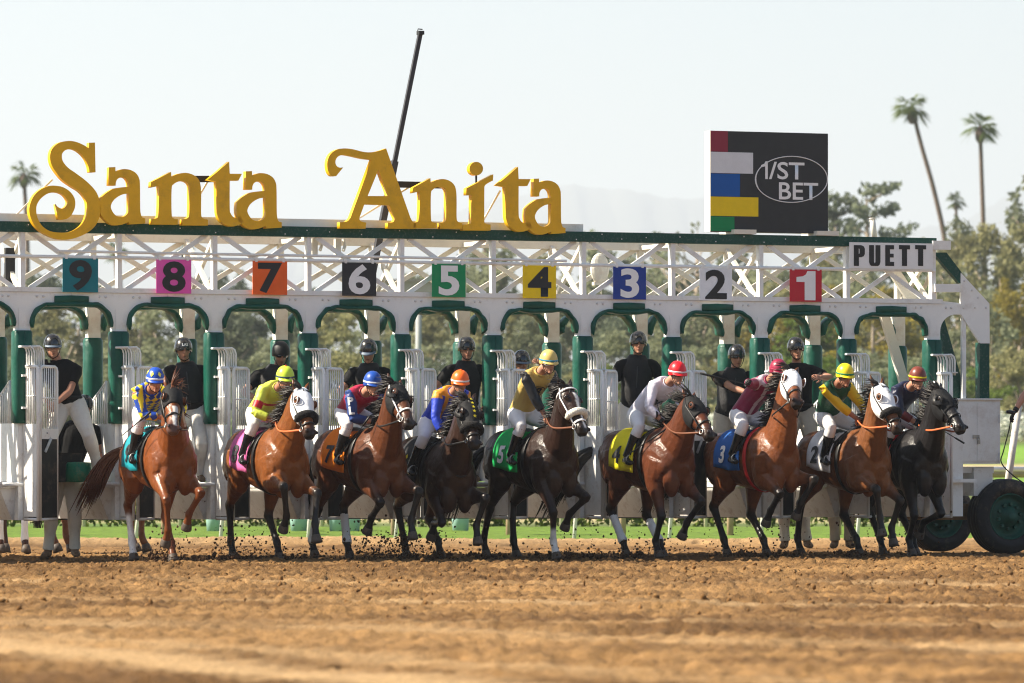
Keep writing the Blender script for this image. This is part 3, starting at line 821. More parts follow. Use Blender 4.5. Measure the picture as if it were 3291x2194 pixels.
# ------------------------------------------------------------------ ground
def vnoise(X, Y, scale, seed):
    """smooth value noise on arrays"""
    rs = np.random.RandomState(seed)
    T = rs.rand(256, 256)
    x, y = X * scale, Y * scale
    xi, yi = np.floor(x).astype(int), np.floor(y).astype(int)
    fx, fy = x - xi, y - yi
    fx, fy = fx * fx * (3 - 2 * fx), fy * fy * (3 - 2 * fy)
    g = lambda a, b: T[a % 256, b % 256]
    return (g(xi, yi) * (1 - fx) + g(xi + 1, yi) * fx) * (1 - fy) + (g(xi, yi + 1) * (1 - fx) + g(xi + 1, yi + 1) * fx) * fy

def grid_mesh(name, xs, ys, zf, cf=None):
    X, Y = np.meshgrid(xs, ys)
    Z = zf(X, Y)
    nx, ny = len(xs), len(ys)
    me = bpy.data.meshes.new(name)
    co = np.stack([X, Y, Z], -1).reshape(-1, 3)
    idx = np.arange(nx * ny).reshape(ny, nx)
    q = np.stack([idx[:-1, :-1], idx[:-1, 1:], idx[1:, 1:], idx[1:, :-1]], -1).reshape(-1, 4)
    me.vertices.add(len(co)); me.vertices.foreach_set('co', co.astype('f').ravel())
    me.loops.add(q.size); me.loops.foreach_set('vertex_index', q.ravel().astype('i'))
    me.polygons.add(len(q)); me.polygons.foreach_set('loop_start', np.arange(0, q.size, 4).astype('i'))
    me.polygons.foreach_set('use_smooth', [True] * len(q))
    me.update(); me.validate()
    if cf is not None:
        set_col(me, cf(X, Y).reshape(-1, 3))
    return me

# tracks: (X, Y) line points and width, seen as pale smooth bands across the dirt
TR = [(-2.96, 32.1, -1.0, 28.3, 1.0, 1.0), (-3.6, 44.5, 3.6, 42.8, 0.7, 0.8), (-4.5, 53.0, 4.4, 50.0, 0.6, 0.6), (-1.0, 36.0, 3.4, 31.5, 0.9, 0.7), (-3.5, 38.5, 3.6, 37.0, 0.4, 0.5), (1.0, 27.6, 3.2, 24.2, 0.8, .6)]
def track_mask(X, Y):
    m = np.zeros_like(X)
    for x0, y0, x1, y1, hw, am in TR:
        yl = y0 + (X - x0) * (y1 - y0) / (x1 - x0) + 0.5 * (vnoise(X, Y, 0.6, 3) - 0.5)
        k = np.clip(1.3 - np.abs(Y - yl) / hw, 0, 1) * am
        k *= 0.35 + 0.65 * np.clip(vnoise(X, Y, 1.1, 9) * 2.2 - 0.5, 0, 1) if am < 0.9 else 1
        m = np.maximum(m, k)
    return m
_wr = np.random.RandomState(4)
def dirt_z(X, Y):
    m = track_mask(X, Y)
    z = 0.05 * (vnoise(X, Y, 0.35, 1) - 0.5) + 0.035 * (vnoise(X, Y, 1.7, 2) - 0.5)
    fine = 0.026 * (vnoise(X, Y, 5.5, 5) - 0.5) + 0.05 * (vnoise(X * 1.0, Y * .8, 15, 6) - 0.5) + 0.05 * (_wr.rand(*X.shape) - 0.5)
    far = np.clip((72 - Y) / 6, 0.35, 1) * np.interp(Y, [22, 34, 56], [0.45, 0.6, 1.0])
    z = z + fine * (1 - 0.75 * np.clip(m, 0, 1)) * far
    # harrow ridges running along the track
    z = z + 0.012 * np.sin((Y - X * .42) * 9.5 + 1.5 * vnoise(X, Y, .8, 8)) * np.clip((63 - Y) / 4, 0, 1)
    # hoof pits
    pits = np.clip(vnoise(X, Y, 3.4, 11) - 0.72, 0, 1) * 0.28
    z = z - pits * (1 - m)
    # berm at the back edge of the track
    z = z + 0.10 * np.exp(-((Y - 79.0) / 1.3) ** 2) - 0.02
    z = np.where(Y > 80.3, -0.05, z)
    z = np.where((Y < 20) | (np.abs(X) > 9), 0.0 - 0.02, z)
    return z
def dirt_c(X, Y):
    m = track_mask(X, Y)[..., None]
    n = (0.8 * vnoise(X, Y, 0.5, 21) + 0.7 * vnoise(X, Y, 3.3, 22) + 0.5 * vnoise(X, Y, 9, 23))[..., None] / 2.0
    dark, base, pale = np.array((0.112, 0.057, 0.019)), np.array((0.222, 0.123, 0.046)), np.array((0.40, 0.262, 0.128))
    n = n + 0.45 * (vnoise(X * .35, Y * 1.1, 1.0, 24) - .5)[..., None] + 0.3 * (vnoise(X * .8, Y * 2.2, 1.0, 25) - .5)[..., None]
    c = dark + (base - dark) * np.clip((n - .3) * 2.6, 0, 1.3)
    c = c + (pale - c) * np.clip(m * 0.85, 0, 1)
    b = np.exp(-((Y - 79.0) / 1.2) ** 2)[..., None] * 0.7
    c = c + (pale - c) * b
    # dark shadow line before the gate, painted into the dirt colour
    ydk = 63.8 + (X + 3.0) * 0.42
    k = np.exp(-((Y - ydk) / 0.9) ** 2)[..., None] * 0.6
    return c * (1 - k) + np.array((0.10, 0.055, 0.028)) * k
xs = np.concatenate([[-260, -120, -60, -30, -16, -11], np.arange(-8.2, 8.2, 0.032), [11, 16, 30, 60, 120, 260]])
ys = np.concatenate([[-120, -60, -20, 0, 10, 17], np.arange(21, 60, 0.13), np.arange(60, 70, 0.09), np.arange(70, 81, 0.16), [84, 100]])
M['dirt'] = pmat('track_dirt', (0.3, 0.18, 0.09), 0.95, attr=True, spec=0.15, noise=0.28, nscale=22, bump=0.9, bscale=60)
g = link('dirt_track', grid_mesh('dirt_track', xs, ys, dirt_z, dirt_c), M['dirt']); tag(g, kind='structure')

# clods lying on the dirt
def clod_mesh(name, pts, seed, smin, smax):
    rs = np.random.RandomState(seed)
    ico = [(0, 0, 1), (.89, 0, .45), (.28, .85, .45), (-.72, .53, .45), (-.72, -.53, .45), (.28, -.85, .45), (.72, .53, -.45), (-.28, .85, -.45), (-.89, 0, -.45), (-.28, -.85, -.45), (.72, -.53, -.45), (0, 0, -1)]
    fc = [(0, 1, 2), (0, 2, 3), (0, 3, 4), (0, 4, 5), (0, 5, 1), (1, 6, 2), (2, 7, 3), (3, 8, 4), (4, 9, 5), (5, 10, 1), (6, 7, 2), (7, 8, 3), (8, 9, 4), (9, 10, 5), (10, 6, 1), (6, 11, 7), (7, 11, 8), (8, 11, 9), (9, 11, 10), (10, 11, 6)]
    ico = np.array(ico); n = len(pts)
    s = smin + (smax - smin) * rs.rand(n) ** 3
    co = ico[None] * (0.6 + 0.8 * rs.rand(n, 12, 1)) * s[:, None, None] * (0.6 + 0.8 * rs.rand(n, 1, 3)) + np.array(pts)[:, None, :]
    f = (np.array(fc)[None] + (np.arange(n) * 12)[:, None, None]).reshape(-1, 3)
    me = bpy.data.meshes.new(name)
    me.vertices.add(n * 12); me.vertices.foreach_set('co', co.astype('f').ravel())
    me.loops.add(f.size); me.loops.foreach_set('vertex_index', f.ravel().astype('i'))
    me.polygons.add(len(f)); me.polygons.foreach_set('loop_start', np.arange(0, f.size, 3).astype('i'))
    me.update(); me.validate()
    return me
rs = np.random.RandomState(12)
pts = []
while len(pts) < 7000:
    y = 40 + 34 * rs.rand() ** 0.6
    x = (rs.rand() * 2 - 1) * (0.098 * y + 0.3)
    pts.append((x, y, 0.0))
P_ = np.array(pts)
P_[:, 2] = dirt_z(P_[:, 0], P_[:, 1]) + 0.004
M['clod'] = pmat('dirt_clods', (0.17, 0.088, 0.032), 0.95, spec=0.1, noise=0.4, nscale=14)
o = link('loose_clods', clod_mesh('loose_clods', P_, 5, 0.004, 0.026), M['clod']); tag(o, 'loose brown clods scattered over the dirt track', 'clods', kind='stuff')

# turf and the rising infield behind
def turf_z(X, Y):
    return 0.012 + 0.03 * vnoise(X, Y, 3, 31) + 0.02 * vnoise(X, Y, 11, 32)
M['turf'] = pmat('turf_grass', (0.105, 0.168, 0.018), 0.9, spec=0.2, noise=0.35, nscale=5, bump=0.8, bscale=50)
o = link('turf_course', grid_mesh('turf_course', np.concatenate([[-200, -60], np.arange(-14, 14, 0.2), [60, 200]]), np.arange(80.2, 99.5, 0.25), turf_z), M['turf']); tag(o, kind='structure')

def hill_z(X, Y):
    z = np.interp(Y, [98, 104, 150, 230, 300, 420, 800, 1500, 3000, 8000], [0.0, 0.05, 0.6, 2.3, 4.2, 7.0, 10, 12, 14, 16])
    return z + np.interp(Y, [98, 200, 8000], [0.01, 0.35, 1.5]) * (vnoise(X, Y, 0.05, 41) - 0.5)
def hill_c(X, Y):
    n = vnoise(X, Y, 0.12, 42)[..., None]
    gr, dr, tan = np.array((0.085, 0.15, 0.03)), np.array((0.10, 0.10, 0.045)), np.array((0.42, 0.33, 0.19))
    c = dr * n + gr * (1 - n) * np.ones(X.shape + (1,))
    Yk = Y[..., None]
    t = np.exp(-((Yk - 176) / 7) ** 4) + 0.8 * np.exp(-((Yk - 108) / 3) ** 4)
    lawn = np.exp(-((Yk - 205) / 22) ** 4) + np.exp(-((Yk - 155) / 14) ** 4)
    c = c + (np.array((0.14, 0.25, 0.035)) - c) * np.clip(lawn, 0, 1)
    c = c + (tan - c) * np.clip(t, 0, 1)
    return c
M['hill'] = pmat('infield_ground', (0.1, 0.12, 0.04), 0.95, attr=True, spec=0.1, noise=0.25, nscale=0.8)
xs = np.concatenate([[-11000, -2000, -600, -200, -90], np.arange(-60, 60.1, 3), [90, 200, 600, 2000, 11000]])
ys = np.concatenate([np.arange(98, 240, 2.5), np.arange(240, 440, 12), [500, 700, 1000, 1600, 3000, 5000, 8000, 16000]])
o = link('infield_ground', grid_mesh('infield_ground', xs, ys, hill_z, hill_c), M['hill']); tag(o, kind='structure')
def hz(x, y):
    return float(hill_z(np.array([[x]]), np.array([[y]]))[0, 0])

# far mountains
ridge = [(-900, 800), (-300, 790), (300, 770), (900, 730), (1300, 705), (1500, 668), (1650, 630), (1780, 602), (1870, 594), (1960, 604), (2060, 622), (2170, 632), (2270, 646), (2420, 690), (2600, 735), (2800, 742), (2950, 740), (3060, 718), (3130, 690), (3180, 668), (3240, 630), (3300, 598), (3500, 575), (3900, 565), (4600, 600), (5500, 660)]
MY = 13000.0
xs = np.linspace(-900, 5500, 220); ry = np.interp(xs, [p[0] for p in ridge], [p[1] for p in ridge])
ry = ry + 6 * np.sin(xs / 37.0) + 4 * np.sin(xs / 13.0 + 1)
nz_ = 8
vsx, fsx = [], []
for i, (a, b) in enumerate(zip(xs, ry)):
    top = PX(a, b, MY)
    for j in range(nz_):
        t = j / (nz_ - 1)
        k = t ** 1.3
        vsx.append((top.x * (1 - 0.0 * k) + 120 * math.sin(i * 1.7 + j) * k * (1 - k) * 2, MY + 900 * (1 - k) * 0 - 2600 * (1 - k), 5 + (top.z - 5) * k))
for i in range(len(xs) - 1):
    for j in range(nz_ - 1):
        fsx.append((i * nz_ + j, (i + 1) * nz_ + j, (i + 1) * nz_ + j + 1, i * nz_ + j + 1))
mm = MB().add(vsx, fsx)
nb_ = len(mm.v)
mm.add([(v[0], v[1] + 3000, 0) for v in vsx[nz_ - 1::nz_]], [])
for i in range(len(xs) - 1):
    mm.f.append([i * nz_ + nz_ - 1, (i + 1) * nz_ + nz_ - 1, nb_ + i + 1, nb_ + i]); mm.m.append(0)
o = mm.build('mountain_ridge', pmat('mountain_scrub', (0.10, 0.105, 0.08), 0.95, spec=0.1, noise=0.3, nscale=0.002), None, True); tag(o, kind='structure')

# ------------------------------------------------------------------ trees
def leaf_mat(name, c1, c2):
    m = bpy.data.materials.new(name); m.use_nodes = True
    t = m.node_tree; N, L = t.nodes, t.links
    b = N['Principled BSDF']; b.inputs['Roughness'].default_value = 0.7; b.inputs['Specular IOR Level'].default_value = 0.25
    at = N.new('ShaderNodeAttribute'); at.attribute_name = 'col'
    oi = N.new('ShaderNodeObjectInfo')
    mx = N.new('ShaderNodeMix'); mx.data_type = 'RGBA'
    mx.inputs['A'].default_value = c1 + (1,); mx.inputs['B'].default_value = c2 + (1,)
    L.new(at.outputs['Fac'], mx.inputs['Factor'])
    mr = N.new('ShaderNodeMapRange'); mr.inputs[3].default_value = 0.75; mr.inputs[4].default_value = 1.25
    L.new(oi.outputs['Random'], mr.inputs[0])
    sc_ = N.new('ShaderNodeVectorMath'); sc_.operation = 'SCALE'
    L.new(mx.outputs['Result'], sc_.inputs[0]); L.new(mr.outputs[0], sc_.inputs['Scale'])
    L.new(sc_.outputs[0], b.inputs['Base Color'])
    tr = N.new('ShaderNodeBsdfTranslucent'); L.new(sc_.outputs[0], tr.inputs['Color'])
    ms = N.new('ShaderNodeMixShader'); ms.inputs[0].default_value = 0.45
    L.new(b.outputs[0], ms.inputs[1]); L.new(tr.outputs[0], ms.inputs[2])
    L.new(ms.outputs[0], N['Material Output'].inputs['Surface'])
    return m
LM = {'euc': leaf_mat('eucalyptus_leaves', (0.15, 0.165, 0.09), (0.27, 0.285, 0.165)),
      'olive': leaf_mat('olive_leaves', (0.165, 0.165, 0.07), (0.30, 0.275, 0.125)),
      'gold': leaf_mat('yellowing_leaves', (0.15, 0.13, 0.02), (0.29, 0.23, 0.035)),
      'pine': leaf_mat('pine_needles', (0.095, 0.12, 0.075), (0.17, 0.19, 0.115)),
      'green': leaf_mat('fresh_leaves', (0.085, 0.13, 0.02), (0.16, 0.22, 0.03)),
      'palm': leaf_mat('palm_fronds', (0.06, 0.10, 0.025), (0.15, 0.18, 0.055))}
M['bark'] = pmat('pale_bark', (0.30, 0.24, 0.18), 0.9, noise=0.35, nscale=2, stretch=(1, 1, .3))
M['palm_bark'] = pmat('palm_bark', (0.13, 0.09, 0.065), 0.9, noise=0.3, nscale=3)

def leaves(name, clumps, n, size, seed, droop=0.0):
    """clumps: (x,y,z,rx,rz) ; returns mesh of leaf-like quads"""
    rs = np.random.RandomState(seed)
    C = np.array(clumps); wgt = C[:, 3] ** 2 * C[:, 4]
    ci = rs.choice(len(C), n, p=wgt / wgt.sum())
    d = rs.normal(size=(n, 3)); d /= np.linalg.norm(d, axis=1)[:, None]
    rr = rs.rand(n) ** 0.45 * (0.8 + 0.45 * rs.rand(n))
    c = C[ci, :3] + d * rr[:, None] * np.stack([C[ci, 3], C[ci, 3], C[ci, 4]], 1)
    a = rs.normal(size=(n, 3)); a[:, 2] -= droop; a /= np.linalg.norm(a, axis=1)[:, None]
    b = np.cross(a, rs.normal(size=(n, 3))); b /= np.linalg.norm(b, axis=1)[:, None]
    s = size * (0.6 + 0.8 * rs.rand(n))[:, None]
    a *= s; b *= s * 0.5
    co = np.stack([c - a, c + b, c + a, c - b], 1).reshape(-1, 3)
    f = np.arange(n * 4).reshape(-1, 4)
    me = bpy.data.meshes.new(name)
    me.vertices.add(n * 4); me.vertices.foreach_set('co', co.astype('f').ravel())
    me.loops.add(n * 4); me.loops.foreach_set('vertex_index', f.ravel().astype('i'))
    me.polygons.add(n); me.polygons.foreach_set('loop_start', np.arange(0, n * 4, 4).astype('i'))
    me.update(); me.validate()
    k = (0.5 * rs.rand(len(C))[ci] + 0.5 * rs.rand(n))
    set_col(me, np.repeat(np.repeat(k, 4)[:, None], 3, 1))
    return me

def tree_variant(kind, seed):
    """unit tree 10 m tall"""
    rg = random.Random(seed)
    tr = MB(); cl = []
    if kind == 'euc':
        x = y = 0.0
        pts = [(0, 0, 0)]
        for z in (2, 4, 6, 8, 9.3):
            x += rg.uniform(-.35, .35); y += rg.uniform(-.35, .35); pts.append((x, y, z))
        tr.tube(pts, [.24, .2, .16, .12, .07, .02], 8)
        for k in range(9):
            z = rg.uniform(3.2, 8.8); a = rg.uniform(0, 6.28); l = rg.uniform(0.8, 2.1) * (1.2 - z / 14)
            b0 = np.array([np.interp(z - .8, [p[2] for p in pts], [p[i] for p in pts]) for i in (0, 1)] + [z - .8])
            b1 = b0 + np.array([math.cos(a) * l, math.sin(a) * l, 1.0])
            tr.tube([tuple(b0), tuple((b0 + b1) / 2 + np.array([0, 0, .15])), tuple(b1)], [.08, .06, .02], 6)
            for q in range(3):
                cl.append((b1[0] + rg.uniform(-.6, .6), b1[1] + rg.uniform(-.6, .6), b1[2] + rg.uniform(-.7, .6), rg.uniform(.35, .8), rg.uniform(.4, .9)))
        cl.append((pts[-1][0], pts[-1][1], 9.3, .8, .7))
        n, s, dr = 2300, 0.17, 0.8
    elif kind == 'round':
        tr.tube([(0, 0, 0), (0.1, 0, 2), (0.0, .1, 5)], [.28, .22, .1], 8)
        for k in range(6):
            a = k * 1.05 + rg.uniform(-.3, .3)
            tr.tube([(0.05, 0, 2 + .2 * k), (math.cos(a) * 1.2, math.sin(a) * 1.2, 4 + .4 * k), (math.cos(a) * 2, math.sin(a) * 2, 5.2 + .4 * k)], [.12, .08, .02], 6)
        for k in range(34):
            a = rg.uniform(0, 6.28); z = rg.uniform(2.2, 9.2); rad = 2.9 * math.sqrt(max(0.05, 1 - ((z - 5.3) / 4.6) ** 2)) * rg.uniform(.35, 1)
            cl.append((math.cos(a) * rad, math.sin(a) * rad, z, rg.uniform(.5, 1.0), rg.uniform(.4, .85)))
        n, s, dr = 3000, 0.19, 0.2
    elif kind == 'pine':
        tr.tube([(0, 0, 0), (.1, 0, 4), (0, .1, 9.6)], [.25, .18, .03], 8)
        for k in range(16):
            z = 3.5 + 6 * k / 16; a = k * 2.4; l = (2.9 - 0.24 * (z - 3.5)) * rg.uniform(.5, 1.1)
            e = (math.cos(a) * l, math.sin(a) * l, z + .5)
            tr.tube([(0.05, 0, z), e], [.07, .02], 6)
            for q in (0.5, .8, 1.05):
                cl.append((e[0] * q, e[1] * q, z + .4 * q + rg.uniform(0, .3), .45, .3))
        cl.append((0, 0, 9.5, .4, .6))
        n, s, dr = 2200, 0.15, -0.2
    elif kind == 'bare':
        tr.tube([(0, 0, 0), (.1, 0, 4), (0, .1, 7)], [.2, .15, .06], 8)
        for k in range(26):
            z = rg.uniform(3, 7); a = rg.uniform(0, 6.28); l = rg.uniform(1, 2.6)
            e = (math.cos(a) * l, math.sin(a) * l, z + rg.uniform(.8, 2.4))
            tr.tube([(0.05, 0, z), (e[0] * .5, e[1] * .5, z + .7), e], [.05, .035, .012], 5)
            cl.append(e + (.4, .4))
        n, s, dr = 330, 0.12, 0.2
    return tr.mesh('trunk', True), leaves('crown', cl, n, s, seed, dr)
TV = {}
for kd, cnt in (('euc', 5), ('round', 4), ('pine', 2), ('bare', 2)):
    TV[kd] = [tree_variant(kd, 100 + 17 * k + len(kd)) for k in range(cnt)]
for kd in TV:
    for a, b in TV[kd]: a.materials.append(M['bark'])
_crown = {}
def crown_me(kind, k, lm):
    if (kind, k, lm) not in _crown:
        me = TV[kind][k][1].copy() if any(q[:2] == (kind, k) for q in _crown) else TV[kind][k][1]
        me.materials.clear(); me.materials.append(LM[lm]); _crown[(kind, k, lm)] = me
    return _crown[(kind, k, lm)]
_tc = [0]
def tree(kind, px, top, Y, lm, wide=1.0, label=None, base=None, group='trees beyond the infield'):
    _tc[0] += 1
    k = _tc[0] % len(TV[kind])
    p = PX(px, top, Y)
    z0 = hz(p.x, Y) - 0.3
    h = p.z - z0
    r = empty({'euc': 'eucalyptus_tree', 'round': 'leafy_tree', 'pine': 'pine_tree', 'bare': 'bare_tree'}[kind], (p.x, Y, z0), rng.uniform(0, 6.28))
    s = h / 10
    r.scale = (s * wide, s * wide, s)
    link('trunk', TV[kind][k][0], None, r)
    link('crown', crown_me(kind, k, lm), None, r)
    tag(r, label, 'tree', group)
    return r
T_ = lambda *a, **k: tree(*a, **k)
# tall ones that break the skyline
T_('pine', 2790, 585, 380, 'pine', 1.1, 'dark open-branched pine standing right of the colour bar board')
T_('pine', 2690, 640, 385, 'pine', 0.9, 'dark pine half hidden by the right edge of the colour bar board')
T_('bare', 2235, 640, 370, 'euc', 1.2, 'thin bare-branched tree just left of the colour bar board')
T_('euc', 3290, 520, 400, 'euc', 0.9, 'tallest grey-green tree cut by the right edge of the photo')
T_('round', 3235, 690, 340, 'olive', .85, 'broad olive tree behind the tall right palm')
T_('round', 3120, 715, 350, 'olive', .85, 'broad olive tree between the two tall palms')
T_('round', 2985, 735, 360, 'euc', .8, 'dull green tree right behind the PUETT board')
T_('round', 3275, 880, 300, 'gold', .8, 'yellow-leaved tree at the right edge of the photo')
T_('round', 3190, 990, 290, 'gold', .7, 'small yellow tree right of the gusset plate')
T_('euc', 3060, 700, 390, 'euc', 1.0, 'slim grey-green tree beside the leaning palm')
T_('round', 2900, 800, 330, 'green', .9, 'fresh green tree behind the right end of the truss')
T_('round', 2760, 830, 340, 'euc', .9, 'dull green tree behind the panel with 1')
T_('round', 2620, 800, 345, 'olive', .9, 'olive tree between panels 2 and 1')
T_('round', 2480, 830, 350, 'euc', .9, 'dull green tree between panels 3 and 2 on the right')
T_('euc', 2380, 790, 380, 'euc', 1.2, 'tall grey-green tree rising between panels 3 and 2')
T_('euc', 2140, 800, 380, 'euc', 1.2, 'tall grey-green tree right of panel 3')
T_('euc', 2060, 815, 385, 'euc', 1.1, 'tall dull tree mostly hidden behind the blue 3')
T_('euc', 1880, 790, 385, 'euc', 1.2, 'tall grey-green tree between panels 4 and 3')
T_('euc', 1790, 815, 380, 'olive', 1.2, 'tall brownish tree right of panel 4')
T_('euc', 1600, 775, 385, 'euc', 1.3, 'tallest grey-green tree seen through the truss left of the yellow 4')
T_('euc', 1520, 800, 390, 'euc', 1.1, 'slim tree whose crown shows just right of the green 5')
T_('round', 1340, 850, 360, 'euc', .7, 'rounded dull tree between panels 6 and 5')
T_('round', 990, 900, 370, 'pine', .6, 'low dark tree between panels 7 and 6')
T_('round', 740, 860, 370, 'pine', .9, 'dark rounded tree between panels 8 and 7')
T_('round', 640, 880, 372, 'pine', .8, 'dark rounded tree right of panel 8')
T_('round', 130, 850, 360, 'pine', .8, 'dark rounded tree left of panel 9')
T_('round', 20, 880, 362, 'pine', .7, 'dark rounded tree at the left edge of the photo')
T_('round', 330, 905, 365, 'pine', .5, 'low dark tree right of panel 9')
# lower belt seen through the arches
_cnt = {}
ORD = ['first', 'second', 'third', 'fourth', 'fifth', 'sixth', 'seventh', 'eighth', 'ninth', 'tenth', 'eleventh', 'twelfth', 'thirteenth', 'fourteenth', 'fifteenth', 'sixteenth', 'seventeenth', 'eighteenth', 'nineteenth', 'twentieth']
def place_label(kind_words, px, row):
    k = _cnt.get(row, 0); _cnt[row] = k + 1
    t_, r_ = divmod(k + 1, 10)
    o_ = ORD[k] if k < 20 else {2: 'twentieth', 3: 'thirtieth', 4: 'fortieth', 5: 'fiftieth'}[t_] if r_ == 0 else {2: 'twenty-', 3: 'thirty-', 4: 'forty-', 5: 'fifty-'}[t_] + ORD[r_ - 1]
    return '%s, %s from the left %s' % (kind_words, o_, row)
K0 = 1.39923
CW = {'euc': 'grey-green', 'olive': 'olive', 'pine': 'dark green', 'green': 'fresh green', 'gold': 'yellowing'}
for i in range(46):
    px = -140 + i * 76 + rng.uniform(-30, 30)
    right = px > 2300
    top = rng.uniform(930, 1010) if not right else rng.uniform(880, 1000)
    kd = rng.choice(['euc', 'round', 'round'])
    lm = rng.choice(['euc', 'euc', 'olive', 'pine'] if not right else ['olive', 'green', 'euc', 'gold'])
    T_(kd, px, top, rng.uniform(270, 320), lm, 1.15 if kd == 'round' else 1.7, place_label('blurred ' + CW[lm] + ' tree', px, 'in the tree belt'), group='belt of trees behind the gate')
for i in range(30):
    px = -140 + i * 118 + rng.uniform(-30, 30)
    lm = rng.choice(['euc', 'olive', 'green'] if px > 1800 else ['euc', 'pine', 'olive'])
    T_('round', px, rng.uniform(1090, 1190), rng.uniform(225, 262), lm, 1.5, place_label('low bushy ' + CW[lm] + ' tree', px, 'in the lower row'), group='low bushes behind the gate')

# palms
def fan(seed):
    rg = random.Random(seed)
    vs, fs, ks = [], [], []
    for k in range(27):
        a = rg.uniform(0, 6.28); e = rg.uniform(-0.8, 1.2)
        l = rg.uniform(.85, 1.25)
        d = V(math.cos(a) * math.cos(e), math.sin(a) * math.cos(e), math.sin(e))
        side = d.cross(V(0, 0, 1)).normalized()
        st_ = d * l * .45
        for q in range(9):
            w_ = (q - 4) / 4
            tip = st_ + (d * (1 - .35 * abs(w_)) + side * w_ * .75).normalized() * l * .75 * rg.uniform(.85, 1.1) - V(0, 0, .22 * l * (1 + abs(w_)))
            mid = st_ + (tip - st_) * .5 + V(0, 0, .08)
            b = len(vs)
            ww = side * .05 + V(0, 0, .02)
            vs += [st_, mid + ww, tip, mid - ww]; fs.append((b, b + 1, b + 2, b + 3)); ks += [rg.random()] * 4
        b = len(vs)
        vs += [side * .03, st_ + side * .03, st_ - side * .03, -side * .03]; fs.append((b, b + 1, b + 2, b + 3)); ks += [.5] * 4
    m = MB(); m.add(vs, fs); m.c = [(k, k, k) for k in ks]
    me = m.mesh('crown'); me.materials.append(LM['palm'])
    return me
FAN = [fan(3), fan(8), fan(15)]
def palm(crown, foot, Y, r, label, thick=0.2):
    c = PX(*crown, Y); f = PX(*foot, Y)
    z0 = hz(f.x, Y) - .2
    root = empty('palm_tree', (f.x, Y, z0))
    # trunk curve continues down to the ground
    top = c - V(f.x, Y, z0)
    ft = V(0, 0, 0); fp = V(0, 0, f.z - z0)
    pts = [ft, fp * 0.6, fp, fp.lerp(top, .4) + V((top.x) * -0.06, 0, 0), fp.lerp(top, .75), top]
    MB().tube(catmull([tuple(p) for p in pts], 4), list(np.linspace(thick * 1.2, thick * .75, 21)), 8).build('trunk', M['palm_bark'], root, True)
    s = link('crown', FAN[_tc[0] % 3], None, root); _tc[0] += 1
    s.location = top; s.scale = (r, r, r); s.rotation_euler.z = rng.uniform(0, 6)
    sk_ = MB().ell(top - V(0, 0, r * .55), (r * .3, 0, 0), (0, r * .3, 0), (0, 0, r * .5), 10, 6)
    sk_.build('dead_frond_skirt', M['palm_bark'], root, True)
    tag(root, label, 'palm tree', 'palm trees')
palm((2931, 342), (3040, 800), 420, 1.3, 'tall palm with a leaning curved trunk right of the colour bar board')
palm((3150, 405), (3165, 910), 425, 1.3, 'tall straight palm near the right edge of the photo')
palm((3072, 645), (3075, 780), 520, .9, 'small distant palm between the two tall palms', .16)
palm((77, 556), (88, 800), 440, 1.2, 'lone palm left of the capital S')
palm((372, 805), (382, 920), 430, .9, 'squat palm right of panel 9', .3)
palm((592, 795), (592, 920), 440, .8, 'palm crown right of panel 8', .3)
palm((1900, 765), (1910, 900), 430, .9, 'palm right of the last yellow letter a', .3)
palm((2112, 765), (2112, 900), 430, .7, 'palm peeking over the beam above panel 3', .3)
palm((1560, 745), (1566, 900), 430, .8, 'palm behind the letter t of the second word', .3)

# lamp post and sheds
pl_ = MB().tube([PX(1345, 1330, 200), PX(1345, 1000, 200)], 0.11, 10)
o = pl_.build('light_pole', pmat('grey_pole', (0.3, 0.31, 0.31), .6, noise=.1), None, True); tag(o, 'pale grey pole behind the gate between stalls 6 and 5', 'pole')
p = PX(1325, 905, 330)
shed = empty('shed', (p.x, 330, hz(p.x, 330)))
hh = p.z - hz(p.x, 330)
part('wall', MB().box(-1.6, 1.2, 0, 3, -.3, hh), pmat('beige_stucco', (0.42, 0.36, 0.28), .8, noise=.1), shed)
part('roof', MB().box(-1.8, 1.4, -.2, 3.2, hh + .002, hh + .15), pmat('shed_roof', (0.3, 0.25, 0.2), .8), shed)
tag(shed, 'small beige shed behind panel 5', 'shed')
# flowering shrubs on the infield, far right and along the tree foot
LM['blossom'] = leaf_mat('white_blossom', (0.30, 0.33, 0.24), (0.72, 0.72, 0.66))
bl = [leaves('crown', [(rng.uniform(-1.5, 1.5), rng.uniform(-.5, .5), rng.uniform(.3, .9), .6, .45) for _ in range(8)], 500, .12, 900 + k) for k in range(2)]
for m_ in bl: m_.materials.append(LM['blossom'])
for i in range(26):
    px = 1850 + i * 58 + rng.uniform(-15, 15); Y = rng.uniform(228, 246)
    p = PX(px, 1300, Y); r = empty('flowering_shrub', (p.x, Y, hz(p.x, Y))); r.scale = (1, 1, 1.0)
    link('crown', bl[i % 2], None, r); MB().tube([(0, 0, -.2), (0, 0, .5)], .05, 6).build('stem', M['bark'], r)
    tag(r, place_label('pale flowering shrub', px, 'on the slope'), 'shrub', 'flowering shrubs on the slope')

